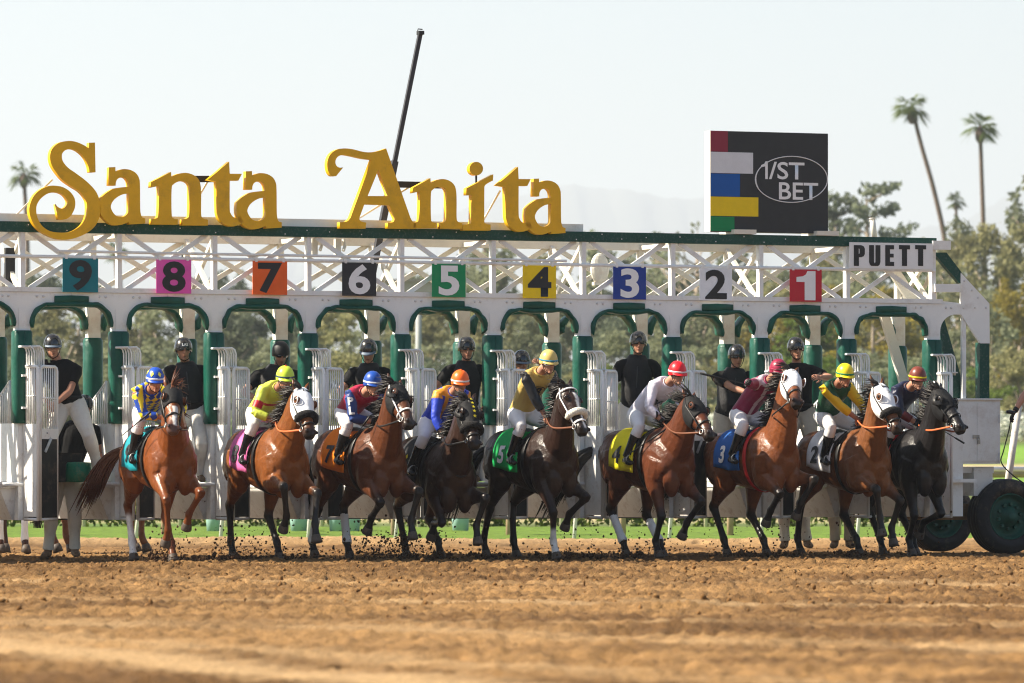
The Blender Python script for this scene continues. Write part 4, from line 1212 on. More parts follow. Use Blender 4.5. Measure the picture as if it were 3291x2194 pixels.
# rails and hedge beyond the dirt
M['rail_white'] = pmat('white_rail', (0.74, 0.73, 0.70), .5, noise=.06)
M['rail_wood'] = pmat('tan_rail_post', (0.42, 0.30, 0.19), .8, noise=.25, nscale=4)
M['rail_cream'] = pmat('cream_rail_post', (0.62, 0.57, 0.40), .7, noise=.1)
def rail(name, Y, step, lean, r, mat, h, label, x0=-9.5, off=0.0, slope=0.0):
    root = empty(name, (0, Y, 0))
    pm = MB().tube([(0, 0, -.05), (lean * .8, 0.1, h * .8), (lean, .15, h)], [r, r, r * .9], 8).mesh('post', True); pm.materials.append(M[mat])
    x = x0 + off
    while x < 9.5 + (Y - 80) * 0.1:
        o = link('post', pm, None, root); o.location = (x, slope * x, 0); o.rotation_euler.z = rng.uniform(-.2, .2); x += step * rng.uniform(.93, 1.07)
    MB().tube([(x0, .15 + slope * x0, h), (10.5, .15 + slope * 10.5, h)], r * 1.3, 8).build('top_rail', M[mat], root, True)
    tag(root, label, 'rail')
rail('running_rail', 81.0, 1.32, 0.10, 0.028, 'rail_white', 1.06, 'white running rail with leaning posts at the edge of the turf')
rail('wooden_rail', 86.0, 1.75, 0.0, 0.055, 'rail_wood', 1.0, 'tan wooden rail standing on the turf behind the white rail', off=.5)
rail('hedge_rail', 99.3, 0.85, 0.0, 0.035, 'rail_cream', 1.0, 'cream rail with close posts at the far side of the turf', -11)
hd = leaves('hedge', [(x * .35, 100.6 + .2 * math.sin(x), .28 + .1 * math.sin(x * 1.7), .35, .3) for x in range(-34, 36)], 9000, .07, 77)
hd.materials.append(LM['green'])
o = link('hedge', hd); tag(o, 'low yellow-green hedge along the far side of the turf', 'hedge')
# pale marker barrels by the turf
bar_me = MB().loft([(0, 0, 0, .13, .13), (0, 0, .3, .15, .15), (0, 0, .75, .13, .13), (0, 0, .8, .09, .09)], (1, 0, 0), 14).mesh('marker_barrel', True)
bar_me.materials.append(pmat('pale_teal_plastic', (0.30, 0.48, 0.44), .5, noise=.08))
for px, lb in ((690, 'pale teal barrel under the gate just left of the pink-cloth horse'), (960, 'pale teal barrel under the gate behind the pink-cloth horse'), (1085, 'pale teal barrel under the gate left of the orange-cloth horse'), (1130, 'pale teal barrel under the gate behind the orange-cloth horse'), (1480, 'pale teal barrel under the gate behind the star-hooded horse')):
    p = PX(px, 1700, 92); o = link('marker_barrel', bar_me); o.location = (p.x, 92, .03); tag(o, lb, 'barrel', 'marker barrels on the turf')

# ------------------------------------------------------------------ haze
hm = bpy.data.materials.new('haze_air'); hm.use_nodes = True
N_ = hm.node_tree.nodes; N_.clear()
pv = N_.new('ShaderNodeVolumePrincipled'); ou = N_.new('ShaderNodeOutputMaterial')
pv.inputs['Color'].default_value = (0.86, 0.93, 1.0, 1); pv.inputs['Density'].default_value = 1.65e-4; pv.inputs['Anisotropy'].default_value = 0.2
hm.node_tree.links.new(pv.outputs[0], ou.inputs['Volume'])
hb = MB().box(-12000, 12000, -300, 16800, -3, 770).build('haze', hm); tag(hb, 'thin pale haze filling the air over the track', 'haze', kind='stuff')
# ------------------------------------------------------------------ horses
K = 1.39923                                  # 2352 px view -> 3291 px photograph
M['coat'] = pmat('horse_coat', (0.2, 0.1, 0.05), 0.34, attr=True, spec=0.24, noise=0.24, nscale=11, bump=0.55, bscale=15)
M['hoof'] = pmat('hoof_horn', (0.07, 0.055, 0.045), 0.6, noise=0.3, nscale=20, dirt=(.25, .16, .09), dirt_amt=.6, dscale=12)
M['leather_black'] = pmat('black_leather', (0.014, 0.013, 0.013), 0.4, noise=.2)
M['leather_brown'] = pmat('brown_leather', (0.16, 0.06, 0.03), 0.45, noise=.2)
M['rein_orange'] = pmat('orange_rubber_rein', (0.55, 0.13, 0.04), 0.55, noise=.15)
M['white_leather'] = pmat('white_strap', (0.75, 0.74, 0.74), 0.5, noise=.05)
M['white_cloth'] = pmat('white_cloth', (0.76, 0.76, 0.77), 0.75, noise=.05, bump=.3, bscale=20)
M['black_cloth'] = pmat('black_cloth', (0.012, 0.012, 0.013), 0.7, noise=.2, bump=.3, bscale=20, spec=.15)
M['fleece_black'] = pmat('black_fleece', (0.014, 0.013, 0.013), 0.95, noise=.3, nscale=40, bump=1, bscale=70)
M['fleece_white'] = pmat('white_fleece', (0.72, 0.68, 0.58), 0.95, noise=.15, nscale=40, bump=1, bscale=70)
M['eye'] = pmat('dark_eye', (0.012, 0.007, 0.005), 0.06, spec=.7)
M['nostril'] = pmat('nostril', (0.02, 0.012, 0.012), .6)
M['star'] = pmat('yellow_star', (0.80, 0.62, 0.02), .6)
_hair = {}
def hair_mat(c):
    if c not in _hair:
        _hair[c] = pmat('horse_hair', c, 0.42, noise=.3, nscale=30)
    return _hair[c]

TRUNK = [(-0.88, 1.22, .06, .11), (-0.83, 1.23, .17, .23), (-0.70, 1.255, .25, .295), (-0.52, 1.265, .288, .315), (-0.34, 1.25, .285, .318), (-0.12, 1.20, .292, .325), (0.12, 1.185, .292, .36), (0.30, 1.205, .268, .395), (0.44, 1.18, .26, .375), (0.57, 1.12, .235, .31), (0.66, 1.07, .16, .20), (0.71, 1.05, .07, .09)]
BLACK = (0.016, 0.013, 0.012)
WHITE_H = (0.66, 0.62, 0.58)

def ik(a, b, l1, l2, bend):
    """middle joint between a and b; bend = preferred direction"""
    d = b - a; L = d.length
    L = min(L, (l1 + l2) * 0.995)
    dn = d.normalized(); b = a + dn * L
    x = (l1 * l1 - l2 * l2 + L * L) / (2 * L)
    h = math.sqrt(max(l1 * l1 - x * x, 0))
    n = bend - dn * bend.dot(dn); n.normalize()
    return a + dn * x + n * h, b

class Horse:
    pass

def build_horse(S):
    H = Horse()
    S['coat'] = tuple(c * .68 for c in S['coat'])
    if 'rump' in S: S['rump'] = tuple(c * .7 for c in S['rump'])
    if 'points' in S: S['points'] = tuple(c * .8 for c in S['points'])
    psi = R(S['yaw']); sp_, cp = math.sin(psi), math.cos(psi)
    chx = S['chest'] * K
    u_ = gu(chx)
    Yo = GY + u_ * gs + (S.get('v', -1.1) - .55) * gc
    t = (chx - CX) / F
    Xo = t * (Yo - 0.6 * cp) - 0.6 * sp_
    H.psi, H.Xo, H.Yo = psi, Xo, Yo
    def by_x(px, py, xl):
        t = (px * K - CX) / F
        y = (t * (Yo - xl * cp) - Xo - xl * sp_) / (cp - t * sp_)
        Yw = Yo - xl * cp + y * sp_
        return V(xl, y, HC - (py * K - HY) / F * Yw)
    def by_y(px, py, yl, lo, hi):
        t = (px * K - CX) / F
        x = (t * (Yo + yl * sp_) - Xo - yl * cp) / (sp_ + t * cp)
        x = max(lo, min(hi, x))
        Yw = Yo - x * cp + yl * sp_
        return V(x, yl, HC - (py * K - HY) / F * Yw)
    H.by_x, H.by_y = by_x, by_y
    root = empty('race_horse', (Xo, Yo, 0), psi - math.pi / 2)
    tag(root, S['label'], 'horse', 'racehorses leaving the gate')
    H.root = root
    pit, dz = R(S.get('pitch', 0)), S.get('dz', 0.0) - .06
    def bt(x, y, z):
        # body transform: pitch about (-0.3, 1.1)
        a, b = x + 0.3, z - 1.1
        return V(-0.3 + a * math.cos(pit) - b * math.sin(pit), y, 1.1 + a * math.sin(pit) + b * math.cos(pit) + dz)
    H.bt = bt
    coat = S['coat']; pts_c = S.get('points', BLACK)
    mb = MB()
    mb.loft([tuple(bt(x, 0, z)) + (a, b) for x, z, a, b in TRUNK], (0, 1, 0), 20, 3)
    bones = []                                  # (p0, p1, radius, c0, c1)
    dark = tuple(c * 0.55 for c in coat)
    rump_c = S.get('rump', coat)
    bones.append((bt(-.75, 0, 1.25), bt(-.2, 0, 1.22), .27, rump_c, rump_c)); bones.append((bt(-.2, 0, 1.22), bt(.55, 0, 1.2), .28, coat, coat))
    # pecs and shoulders
    for s in (-1, 1):
        mb.ell(bt(.60, .10 * s, 1.00), (.105, 0, 0), (0, .105, 0), (0, 0, .23), 12, 8)
        mb.ell(bt(.54, .185 * s, 1.14), (.11, 0, 0), (0, .075, 0), (0, 0, .12), 12, 8)
        mb.ell(bt(.40, .20 * s, 1.03), (.10, 0, .03), (0, .065, 0), (-.02, 0, .15), 12, 8)
        mb.ell(bt(-.40, .205 * s, 1.06), (.12, 0, .05), (0, .07, 0), (-.05, 0, .17), 12, 8)
        mb.ell(bt(.40, .165 * s, 1.20), (.17, 0, .06), (0, .085, 0), (-.05, 0, .27), 12, 8)
        mb.ell(bt(-.52, .13 * s, 1.22), (.24, 0, 0), (0, .14, 0), (0, 0, .27), 12, 8)
    # neck and head
    poll = by_x(S['poll'][0], S['poll'][1], S.get('pollx', 0.98))
    dX = (S['muz'][0] - S['poll'][0]) * K / F * Yo; dZ = (S['muz'][1] - S['poll'][1]) * K / F * Yo
    HL = 0.66; HX = 1.1
    rem = HL * HL - dX * dX - dZ * dZ
    fw = math.sqrt(max(rem, 0.01))
    hw = V(dX, -fw, -dZ).normalized()
    h = V(hw.x * sp_ - hw.y * cp, hw.x * cp + hw.y * sp_, hw.z)     # world dir -> local
    # turn of the face about its own axis: forehead looks towards the heading of the head
    fwd = V(math.cos(R(S.get('hturn', 0))), math.sin(R(S.get('hturn', 0))), 0.25)
    n = (fwd - h * fwd.dot(h)).normalized()
    sd_ = n.cross(h).normalized()               # head side axis
    H.poll, H.h, H.n, H.sd = poll, h, n, sd_
    hp = lambda tt, a, b: poll + (h * tt + sd_ * a + n * b) * HX
    H.hp = hp
    b0 = bt(.30, 0, 1.27); b1 = bt(.50, 0, 1.36)
    thr = poll + h * 0.06 - n * 0.06
    dirn = (thr - b1)
    m1 = b1 + dirn * 0.38 + V(0.03, 0, 0.0); m2 = b1 + dirn * 0.72 + V(0.01, 0, 0.03)
    neck = [tuple(b0) + (.22, .34), tuple(b1) + (.195, .305), tuple(m1) + (.145, .24), tuple(m2) + (.115, .185), tuple(thr) + (.100, .145), tuple(poll + h * .10 - n * .04) + (.075, .10)]
    nside = dirn.cross(V(0, 0, 1)).normalized()
    mb.loft(neck, nside, 16, 3)
    H.neck = [Vector(p[:3]) for p in neck]; H.nb = [p[4] for p in neck]; H.nside = nside
    HEADR = [(q[0], q[1] * 1.14, q[2] * 1.04, q[3]) for q in [(-.05, .045, .04, -.015), (-.01, .068, .07, -.02), (.05, .085, .095, -.03), (.12, .094, .118, -.042), (.19, .092, .13, -.052), (.26, .078, .118, -.045), (.33, .062, .092, -.03), (.41, .053, .074, -.02), (.48, .054, .066, -.016), (.54, .058, .062, -.018), (.585, .054, .052, -.024), (.61, .036, .034, -.03)]]
    H.headr = HEADR
    mb.loft([tuple(hp(tt, 0, o)) + (a * HX, b * HX) for tt, a, b, o in HEADR], sd_, 16, 2)
    for s in (-1, 1):
        mb.ell(hp(.155, .095 * s, .030), sd_ * .030, n * .03, h * .045, 8, 6)       # brow
        mb.ell(hp(.555, .046 * s, .022), sd_ * .026, n * .03, h * .035, 8, 6)       # nostril flare
    mb.ell(hp(.56, 0, -.065), sd_ * .034, n * .026, h * .045, 8, 6)                 # lower lip
    bones.append((b0, m1, .2, coat, coat)); bones.append((m1, thr, .11, coat, coat))
    bones.append((poll, hp(.38, 0, -.03), .09, coat, coat)); bones.append((hp(.40, 0, -.02), hp(.6, 0, -.02), .055, tuple(c * .75 for c in coat), S.get('muzzle', BLACK)))
    # legs
    H.legs = {}
    for key, y0 in (('FR', -.15), ('FL', .15), ('HR', -.15), ('HL', .15)):
        lx, ly, mode = S[key]
        s = -1 if y0 < 0 else 1
        front = key[0] == 'F'
        tgt = by_y(lx, ly, y0 * (0.8 if mode == 'g' else 1.0), *((0.05, 1.02) if front else (-1.05, 0.12)))
        if mode == 'g': tgt.z = 0.0
        tgt.z = max(tgt.z, 0.0)
        if mode == 'g': fet = tgt + V(-.085, 0, .205)
        elif mode == 'e': fet = tgt + V(-.05, 0, .215)
        else: fet = tgt + V(.10, 0, .165)
        sock = S.get('socks', {}).get(key, 0.0)
        pc = pts_c
        if front:
            A = bt(.42, .14 * s, 1.22); E = bt(.37, .165 * s, .97)
            E = E + V(max(-.08, min(.14, (fet.x - .35) * .28)), 0, 0)
            kn, fet2 = ik(E, fet, .435, .345, V(1, 0.15 * s, 0))
            off = fet2 - fet; tgt = tgt + off; fet = fet2
            if mode == 'g' and tgt.z > 0: pass
            r = lambda p, a, b: tuple(p) + (a, b)
            L_ = lambda a, b, q: a.lerp(b, q)
            st = [r(A, .13, .21), r(L_(A, E, .6), .12, .18), r(E, .100, .145), r(L_(E, kn, .25), .082, .108), r(L_(E, kn, .55), .060, .072), r(L_(E, kn, .85), .046, .052), r(kn, .050, .057), r(L_(kn, fet, .15), .038, .045), r(L_(kn, fet, .5), .030, .038), r(L_(kn, fet, .85), .032, .040), r(fet, .041, .047)]
            mid = (E, kn)
            bones.append((A, E, .14, coat, coat)); bones.append((E, L_(E, kn, .6), .07, coat, coat)); bones.append((L_(E, kn, .6), kn, .045, coat, pc))
        else:
            hx = max(-.5, min(.6, tgt.x + .55))
            A = bt(-.48, .13 * s, 1.30); St = bt(-.38 + .22 * hx, .185 * s, 1.0 + 0.05 * abs(hx))
            kn, fet2 = ik(St, fet, .47, .43, V(-1, 0, 0.1))
            off = fet2 - fet; tgt = tgt + off; fet = fet2
            r = lambda p, a, b: tuple(p) + (a, b)
            L_ = lambda a, b, q: a.lerp(b, q)
            st = [r(A, .16, .27), r(L_(A, St, .55) + V(-.05, 0, 0), .155, .26), r(St, .125, .19), r(L_(St, kn, .3), .095, .135), r(L_(St, kn, .62), .066, .088), r(L_(St, kn, .88), .044, .060), r(kn, .049, .068), r(L_(kn, fet, .14), .041, .054), r(L_(kn, fet, .5), .033, .042), r(L_(kn, fet, .85), .035, .043), r(fet, .043, .049)]
            bones.append((A, St, .2, rump_c, rump_c)); bones.append((St, L_(St, kn, .65), .09, rump_c, rump_c)); bones.append((L_(St, kn, .65), kn, .055, rump_c, pc))
        cor = fet.lerp(tgt, .62)
        st += [tuple(fet.lerp(tgt, .3)) + (.034, .037), tuple(cor) + (.044, .047), tuple(fet.lerp(tgt, .70)) + (.045, .048)]
        mb.loft([q[:3] + (q[3] * 1.1, q[4] * 1.1) for q in st], (0, 1, 0), 12, 2)
        wc = WHITE_H
        if sock >= 1: cs0, cs1 = wc, wc
        else: cs0, cs1 = pc, pc
        if sock:
            q = max(0.0, 1 - sock)
            bones.append((kn, kn.lerp(fet, q), .036, pc, pc)); bones.append((kn.lerp(fet, q + .01), fet, .036, wc, wc)); bones.append((fet, cor, .04, wc, wc))
        else:
            bones.append((kn, fet, .036, pc, pc)); bones.append((fet, cor, .04, pc, pc))
        H.legs[key] = (kn, fet, cor, tgt)
    me = remesh(mb, 'body', 0.012, 2, 0.5)
    Pn = verts_np(me)
    best = np.full(len(Pn), 1e9); C = np.zeros((len(Pn), 3))
    for p0, p1, rad, c0, c1 in bones:
        d, tt = seg_dist(Pn, p0, p1); d = d - rad
        m = d < best
        best[m] = d[m]
        C[m] = np.array(c0) * (1 - tt[m, None]) + np.array(c1) * tt[m, None]
    # soften the borders between the coat colours
    C = smooth_attr(me, C, 6)
    if 'blaze' in S:
        rel = (Pn - np.array(poll)) / HX
        tt, ss, nn = rel @ np.array(h), rel @ np.array(sd_), rel @ np.array(n)
        t0, t1, wd = S['blaze']
        k = (tt > t0) & (tt < t1) & (np.abs(ss + 0.006 * np.sin(tt * 30)) < wd * (0.7 + 0.3 * np.cos((tt - t0) * 9))) & (nn > 0)
        C[k] = WHITE_H
        C = smooth_attr(me, C, 1)
    set_col(me, C)
    body = link('body', me, M['coat'], root)
    H.body = body
    # eyes, nostrils, ears, hooves
    for s in (-1, 1):
        MB().ell(hp(.160, .116 * s, .026), sd_ * .014, n * .020, h * .024, 10, 8).build('eye', M['eye'], root, True)
        MB().ell(hp(.565, .062 * s, .032), sd_ * .014, n * .018, h * .022, 8, 6).build('nostril', M['nostril'], root, True)
        ed = (-h * .9 + n * (.25 + S.get('earback', 0)) + sd_ * (.28 * s)).normalized()
        e0 = hp(-.01, .052 * s, -.025)
        ear = MB().loft([tuple(e0) + (.022, .022), tuple(e0 + ed * .05) + (.034, .024), tuple(e0 + ed * .10) + (.030, .018), tuple(e0 + ed * .145) + (.014, .009), tuple(e0 + ed * .165) + (.003, .003)], sd_, 10, 2, col=tuple(c * .8 for c in coat))
        ear.build('ear', M['coat'], root, True)
        inn = MB().loft([tuple(e0 + ed * .03 + n * .016) + (.016, .008), tuple(e0 + ed * .08 + n * .017) + (.018, .007), tuple(e0 + ed * .125 + n * .009) + (.007, .004)], sd_, 8, 1)
        inn.build('ear_hollow', M['nostril'], root, True)
    for key, (kn, fet, cor, tgt) in H.legs.items():
        ax = (tgt - cor).normalized()
        side = V(0, 1, 0)
        MB().loft([tuple(cor - ax * .005) + (.044, .047), tuple(cor + ax * .012) + (.052, .055), tuple(cor + ax * .07) + (.061, .066), tuple(cor + ax * .088) + (.060, .065)], side, 14).build('hoof', M['hoof'], root, True)
        if key in S.get('wraps', ()):
            a, b = kn.lerp(fet, .22), fet.lerp(cor, .15)
            st = []
            for q in range(13):
                p = a.lerp(b, q / 12)
                rr = .044 + (.004 if q % 2 else 0) + (.008 if q > 9 else 0)
                st.append(tuple(p) + (rr, rr + .007))
            MB().loft(st, side, 12).build('leg_wrap', M['white_cloth'], root, True)
    # mane
    hc = S.get('mane', BLACK)
    rg = random.Random(int(S['chest']))
    mane = MB()
    mside = S.get('maneside', 1); lift = S.get('manelift', .3)
    ncr = len(H.neck)
    for i in range(240):
        q = rg.uniform(0.15, 1.0) * (ncr - 2) + .2
        i0 = min(int(q), ncr - 2); fr = q - i0
        c = H.neck[i0].lerp(H.neck[i0 + 1], fr); rb = H.nb[i0] * (1 - fr) + H.nb[i0 + 1] * fr
        d = (H.neck[i0 + 1] - H.neck[i0]).normalized()
        up = nside.cross(d)
        if up.z < 0 and up.x > 0: up = -up
        if up.dot(V(-.5, 0, 1)) < 0: up = -up
        base = c + up * (rb * .96)
        sdv = nside * (mside * rg.uniform(.3, 1))
        ln = rg.uniform(.10, .24)
        vdir = (up * rg.uniform(lift * .3, lift + .35) + sdv * .7 + V(-.35 + rg.uniform(-.25, .25), 0, rg.uniform(-.2, .2))).normalized()
        p1 = base + vdir * ln * .5
        p2 = p1 + (vdir * .6 + V(-.25, 0, -.55 + lift)).normalized() * ln * .6
        mane.tube([base - up * .02, base + vdir * ln * .25, p1, p2], [.009, .010, .007, .0015], 5, k=2)
    for i in range(7):
        e = hp(-.03, rg.uniform(-.03, .03), .03)
        mane.tube([e, e + h * .08 + n * .04 + sd_ * rg.uniform(-.02, .02), e + h * rg.uniform(.12, .18) + n * .025 + sd_ * rg.uniform(-.05, .05)], [.012, .010, .002], 5)
    mane.build('mane', hair_mat(hc), root, True)
    # tail
    tl = MB()
    t0 = bt(-.81, 0, 1.36)
    sw = S.get('tail', (-.45, 0.0, .3))          # direction of flow (x,y) and droop
    for i in range(95):
        o1 = V(rg.uniform(-.015, .015), rg.uniform(-.022, .022), rg.uniform(-.02, .02))
        sp1, sp2 = rg.uniform(-.07, .07), rg.uniform(-.10, .10)
        L = rg.uniform(.65, 1.0)
        a = t0 + o1
        p1 = a + V(sw[0] * .45, sw[1] * .3 + sp1 * .4, .02 - .05 * sw[2]) * L
        p2 = a + V(sw[0] * .85 + sp1 * .3, sw[1] * .7 + sp1, -.22 * sw[2] - .05 + sp2 * .4) * L
        p3 = a + V(sw[0] * 1.1 + sp2, sw[1] * 1.1 + sp1 * 1.6, -.75 * sw[2] - .1 + sp2) * L
        tl.tube([a, p1, p2, p3], [.018, .022, .016, .002], 5, k=3)
    tl.tube([bt(-.76, 0, 1.40), t0, t0 + V(sw[0] * .3, sw[1] * .2, -.02)], [.04, .04, .03], 8)
    tl.build('tail', hair_mat(hc), root, True)
    build_tack(H, S, rg)
    return H

def trunk_at(x):
    xs_ = [p[0] for p in TRUNK]
    return [float(np.interp(x, xs_, [p[i] for p in TRUNK])) for i in (1, 2, 3)]
def on_trunk(H, x, ph, infl=0.0):
    zc, a, b = trunk_at(x)
    a += 0.008; b += 0.004
    return H.bt(x, (a + infl) * math.sin(ph), zc + (b + infl) * math.cos(ph))

def build_tack(H, S, rg):
    root, hp, h, n, sd_ = H.root, H.hp, H.h, H.n, H.sd
    # saddle cloth
    tm = pmat('saddle_cloth_' + S['num'], S['towel'], 0.7, noise=.08, bump=.5, bscale=6)
    x0, x1 = -0.40, 0.10
    vs, fs = [], []
    nx, na = 14, 25
    for i in range(nx + 1):
        x = x0 + (x1 - x0) * i / nx
        for j in range(na + 1):
            ph = R(-108 + 216 * j / na)
            hang = abs(ph) / R(108)
            infl = .014 + .016 * hang * (math.sin(x * 19 + j * .2 + S['chest']) * .5 + .5) + .02 * hang * hang * (1 - i / nx)
            q_ = on_trunk(H, x + .03 * hang, ph, infl)
            if abs(ph) > R(90): q_.y = on_trunk(H, x + .03 * hang, math.copysign(R(90), ph), infl).y * (1 - .06 * (abs(ph) / R(90) - 1))
            vs.append(q_)
    for i in range(nx):
        for j in range(na):
            a = i * (na + 1) + j
            fs.append((a, a + 1, a + na + 2, a + na + 1))
    tw = MB().add(vs, fs).build('saddle_cloth', tm, root, True)
    so = tw.modifiers.new('thick', 'SOLIDIFY'); so.thickness = .008; so.offset = 1
    cm = on_trunk(H, -.20, R(-82), 0.02)
    nrm = V(0.0, -1, .25)
    tmx = text_mesh(S['num'], .27, .010)
    decal('cloth_number', tmx, tw.data, cm, nrm, (0, 0, 1), S['num_mat'], tw, .010)
    # saddle
    sl = MB()
    stt = []
    for x, hh, w_ in ((-.22, .05, .10), (-.19, .075, .15), (-.08, .045, .15), (.06, .04, .13), (.16, .06, .10), (.21, .05, .05)):
        zc, a, b = trunk_at(x)
        stt.append(tuple(H.bt(x, 0, zc + b - .02)) + (w_, hh))
    sl.loft(stt, (0, 1, 0), 14, 2)
    for s in (-1, 1):
        fl = [on_trunk(H, .08, R(15 * s), .02), on_trunk(H, .10, R(50 * s), .024), on_trunk(H, .09, R(72 * s), .024)]
        sl.loft([tuple(p) + (.09 - .02 * k, .008) for k, p in enumerate(fl)], (1, 0, 0), 10)
    sad = sl.build('saddle', M['leather_black'], root, True)
    # girth, breastplate
    gr = MB().ring([on_trunk(H, .20, R(q), .006) for q in range(0, 360, 12)], (.035, .006), 8, side=(1, 0, 0))
    gr.build('girth', S.get('girth', M['leather_black']), root, True)
    if S.get('breast'):
        pts = []
        for q in range(-150, 151, 12):
            a = R(q)
            pts.append(H.bt(.50 + .16 * math.cos(a * .62), .235 * math.sin(a * .62) * 1.02, 1.16 + .05 * (1 - math.cos(a * .62)) * 4 * .35))
        MB().tube([p for p in pts], .013, 6).build('breastplate', M['leather_black'], root, True)
        p = []
        for q in range(0, 360, 15):
            a = R(q)
            c = H.neck[1].lerp(H.neck[2], .12); rb = H.nb[1] * .93 + .012; ra = .155
            d = (H.neck[2] - H.neck[1]).normalized(); up = H.nside.cross(d)
            p.append(c + H.nside * (ra * math.cos(a)) + up * (rb * math.sin(a)))
        MB().ring(p, .011, 6).build('neck_strap', M['leather_black'], root, True)
    # hood
    hr = H.headr
    def hring(tt, inf):
        xs_ = [p[0] for p in hr]
        a, b, o = [float(np.interp(tt, xs_, [p[i] for p in hr])) for i in (1, 2, 3)]
        return tuple(hp(tt, 0, o)) + ((a + inf) * 1.1, (b + inf) * 1.1)
    hood = S.get('hood')
    if hood:
        hm_ = M['white_cloth'] if hood == 'white' else M['black_cloth']
        end = S.get('hood_end', .36)
        st = [hring(tt, .011) for tt in np.linspace(-.045, end, 12)]
        ho = MB().loft(st, sd_, 24, 1)
        nk = H.neck
        # throat piece back over the neck
        ho2 = [tuple(H.neck[4]) + (.094, .132), tuple(H.poll + h * .06 - n * .05) + (.094, .122), tuple(H.poll + h * .10 - n * .03) + (.085, .11)]
        ho.loft(ho2, H.nside, 18, 2)
        hme = remesh(ho, 'hood', .011, 3)
        hobj = link('hood', hme, hm_, root)
        for s in (-1, 1):
            c = hp(.160, .0 * s, .028)
            # eye opening: coat-coloured patch, rim and blinker cup
            eo = MB().ell(hp(.163, .112 * s, .026), sd_ * .020, n * .042, h * .048, 14, 8, col=tuple(q * .8 for q in S['coat']))
            eo.build('eye_opening', M['coat'], root, True)
            MB().ell(hp(.163, .126 * s, .030), sd_ * .013, n * .019, h * .023, 10, 8).build('eye', M['eye'], root, True)
            rim = MB().ring([hp(.163 + .05 * math.sin(q), .120 * s, .026 + .044 * math.cos(q)) for q in np.linspace(0, 2 * math.pi, 18, endpoint=False)], .006, 6, side=tuple(sd_))
            rim.build('eye_rim', hm_, root, True)
            if S.get('cups'):
                cu_ = MB()
                pts = []
                for q in range(-90, 91, 20):
                    a = R(q)
                    pts.append(tuple(hp(.163 + .055 * math.sin(a), (.118 + .045 * math.cos(a)) * s, .03 - .055 * math.cos(a))) + (.006, .03))
                cu_.loft(pts, sd_, 8, 1)
                cu_.build('blinker_cup', M['leather_black'], root, True)
        if S.get('stars'):
            for k in range(5):
                sp5 = [(math.cos(R(90 + 36 * j)) * (.026 if j % 2 == 0 else .011), math.sin(R(90 + 36 * j)) * (.026 if j % 2 == 0 else .011)) for j in range(10)]
                sm = poly_mesh([sp5], 0, 'star')
                decal('star', sm, hme, hp(.0 + .062 * k, .0, .1), n, -h, M['star'], hobj, .003)
        if S.get('mark'):
            sm = text_mesh(S['mark'], .07, 0, shear=.3)
            decal('hood_mark', sm, hme, hp(.12, .01, .1), n, -h, M['black_sign'], hobj, .003)
    # sheepskin noseband
    if S.get('roll'):
        rm = M['fleece_black'] if S['roll'] == 'black' else M['fleece_white']
        c = .36
        st = []
        for q in range(-115, 116, 12):
            a = R(q); rr = .044 if abs(q) < 95 else .03
            st.append(tuple(hp(c, .090 * math.sin(a) * 1.05, -.03 + .102 * math.cos(a))) + (rr, rr * (1 + rg.uniform(-.08, .08))))
        MB().loft(st, h, 12, 1).build('shadow_roll', rm, root, True)
    # bridle
    bm_ = S.get('bridle', M['leather_black'])
    def strap_ring(tt, inf, w_, nm, half=False):
        xs_ = [p[0] for p in hr]
        a, b, o = [float(np.interp(tt, xs_, [p[i] for p in hr])) for i in (1, 2, 3)]
        pts = [hp(tt, (a + inf) * math.cos(R(q)), o + (b + inf) * math.sin(R(q))) for q in range(0, 360, 15)]
        MB().ring(pts, (w_, .005), 6, side=tuple(h)).build(nm, bm_, root, True)
    strap_ring(.40 if not S.get('roll') else .47, .010, .014, 'noseband')
    if not hood:
        strap_ring(.055, .014, .012, 'browband')
    for s in (-1, 1):
        MB().tube([hp(.0, .09 * s, -.02), hp(.12, .122 * s, -.035), hp(.3, .094 * s, -.03), hp(.50, .070 * s, -.03)], .009, 6).build('cheek_strap', bm_, root, True)
        MB().ring([hp(.505 + .026 * math.sin(q), .074 * s, -.035 + .026 * math.cos(q)) for q in np.linspace(0, 2 * math.pi, 14, endpoint=False)], .006, 6, side=tuple(sd_)).build('bit_ring', M['steel'], root, True)
    H.bit = {s: hp(.505, .07 * s, -.045) for s in (-1, 1)}

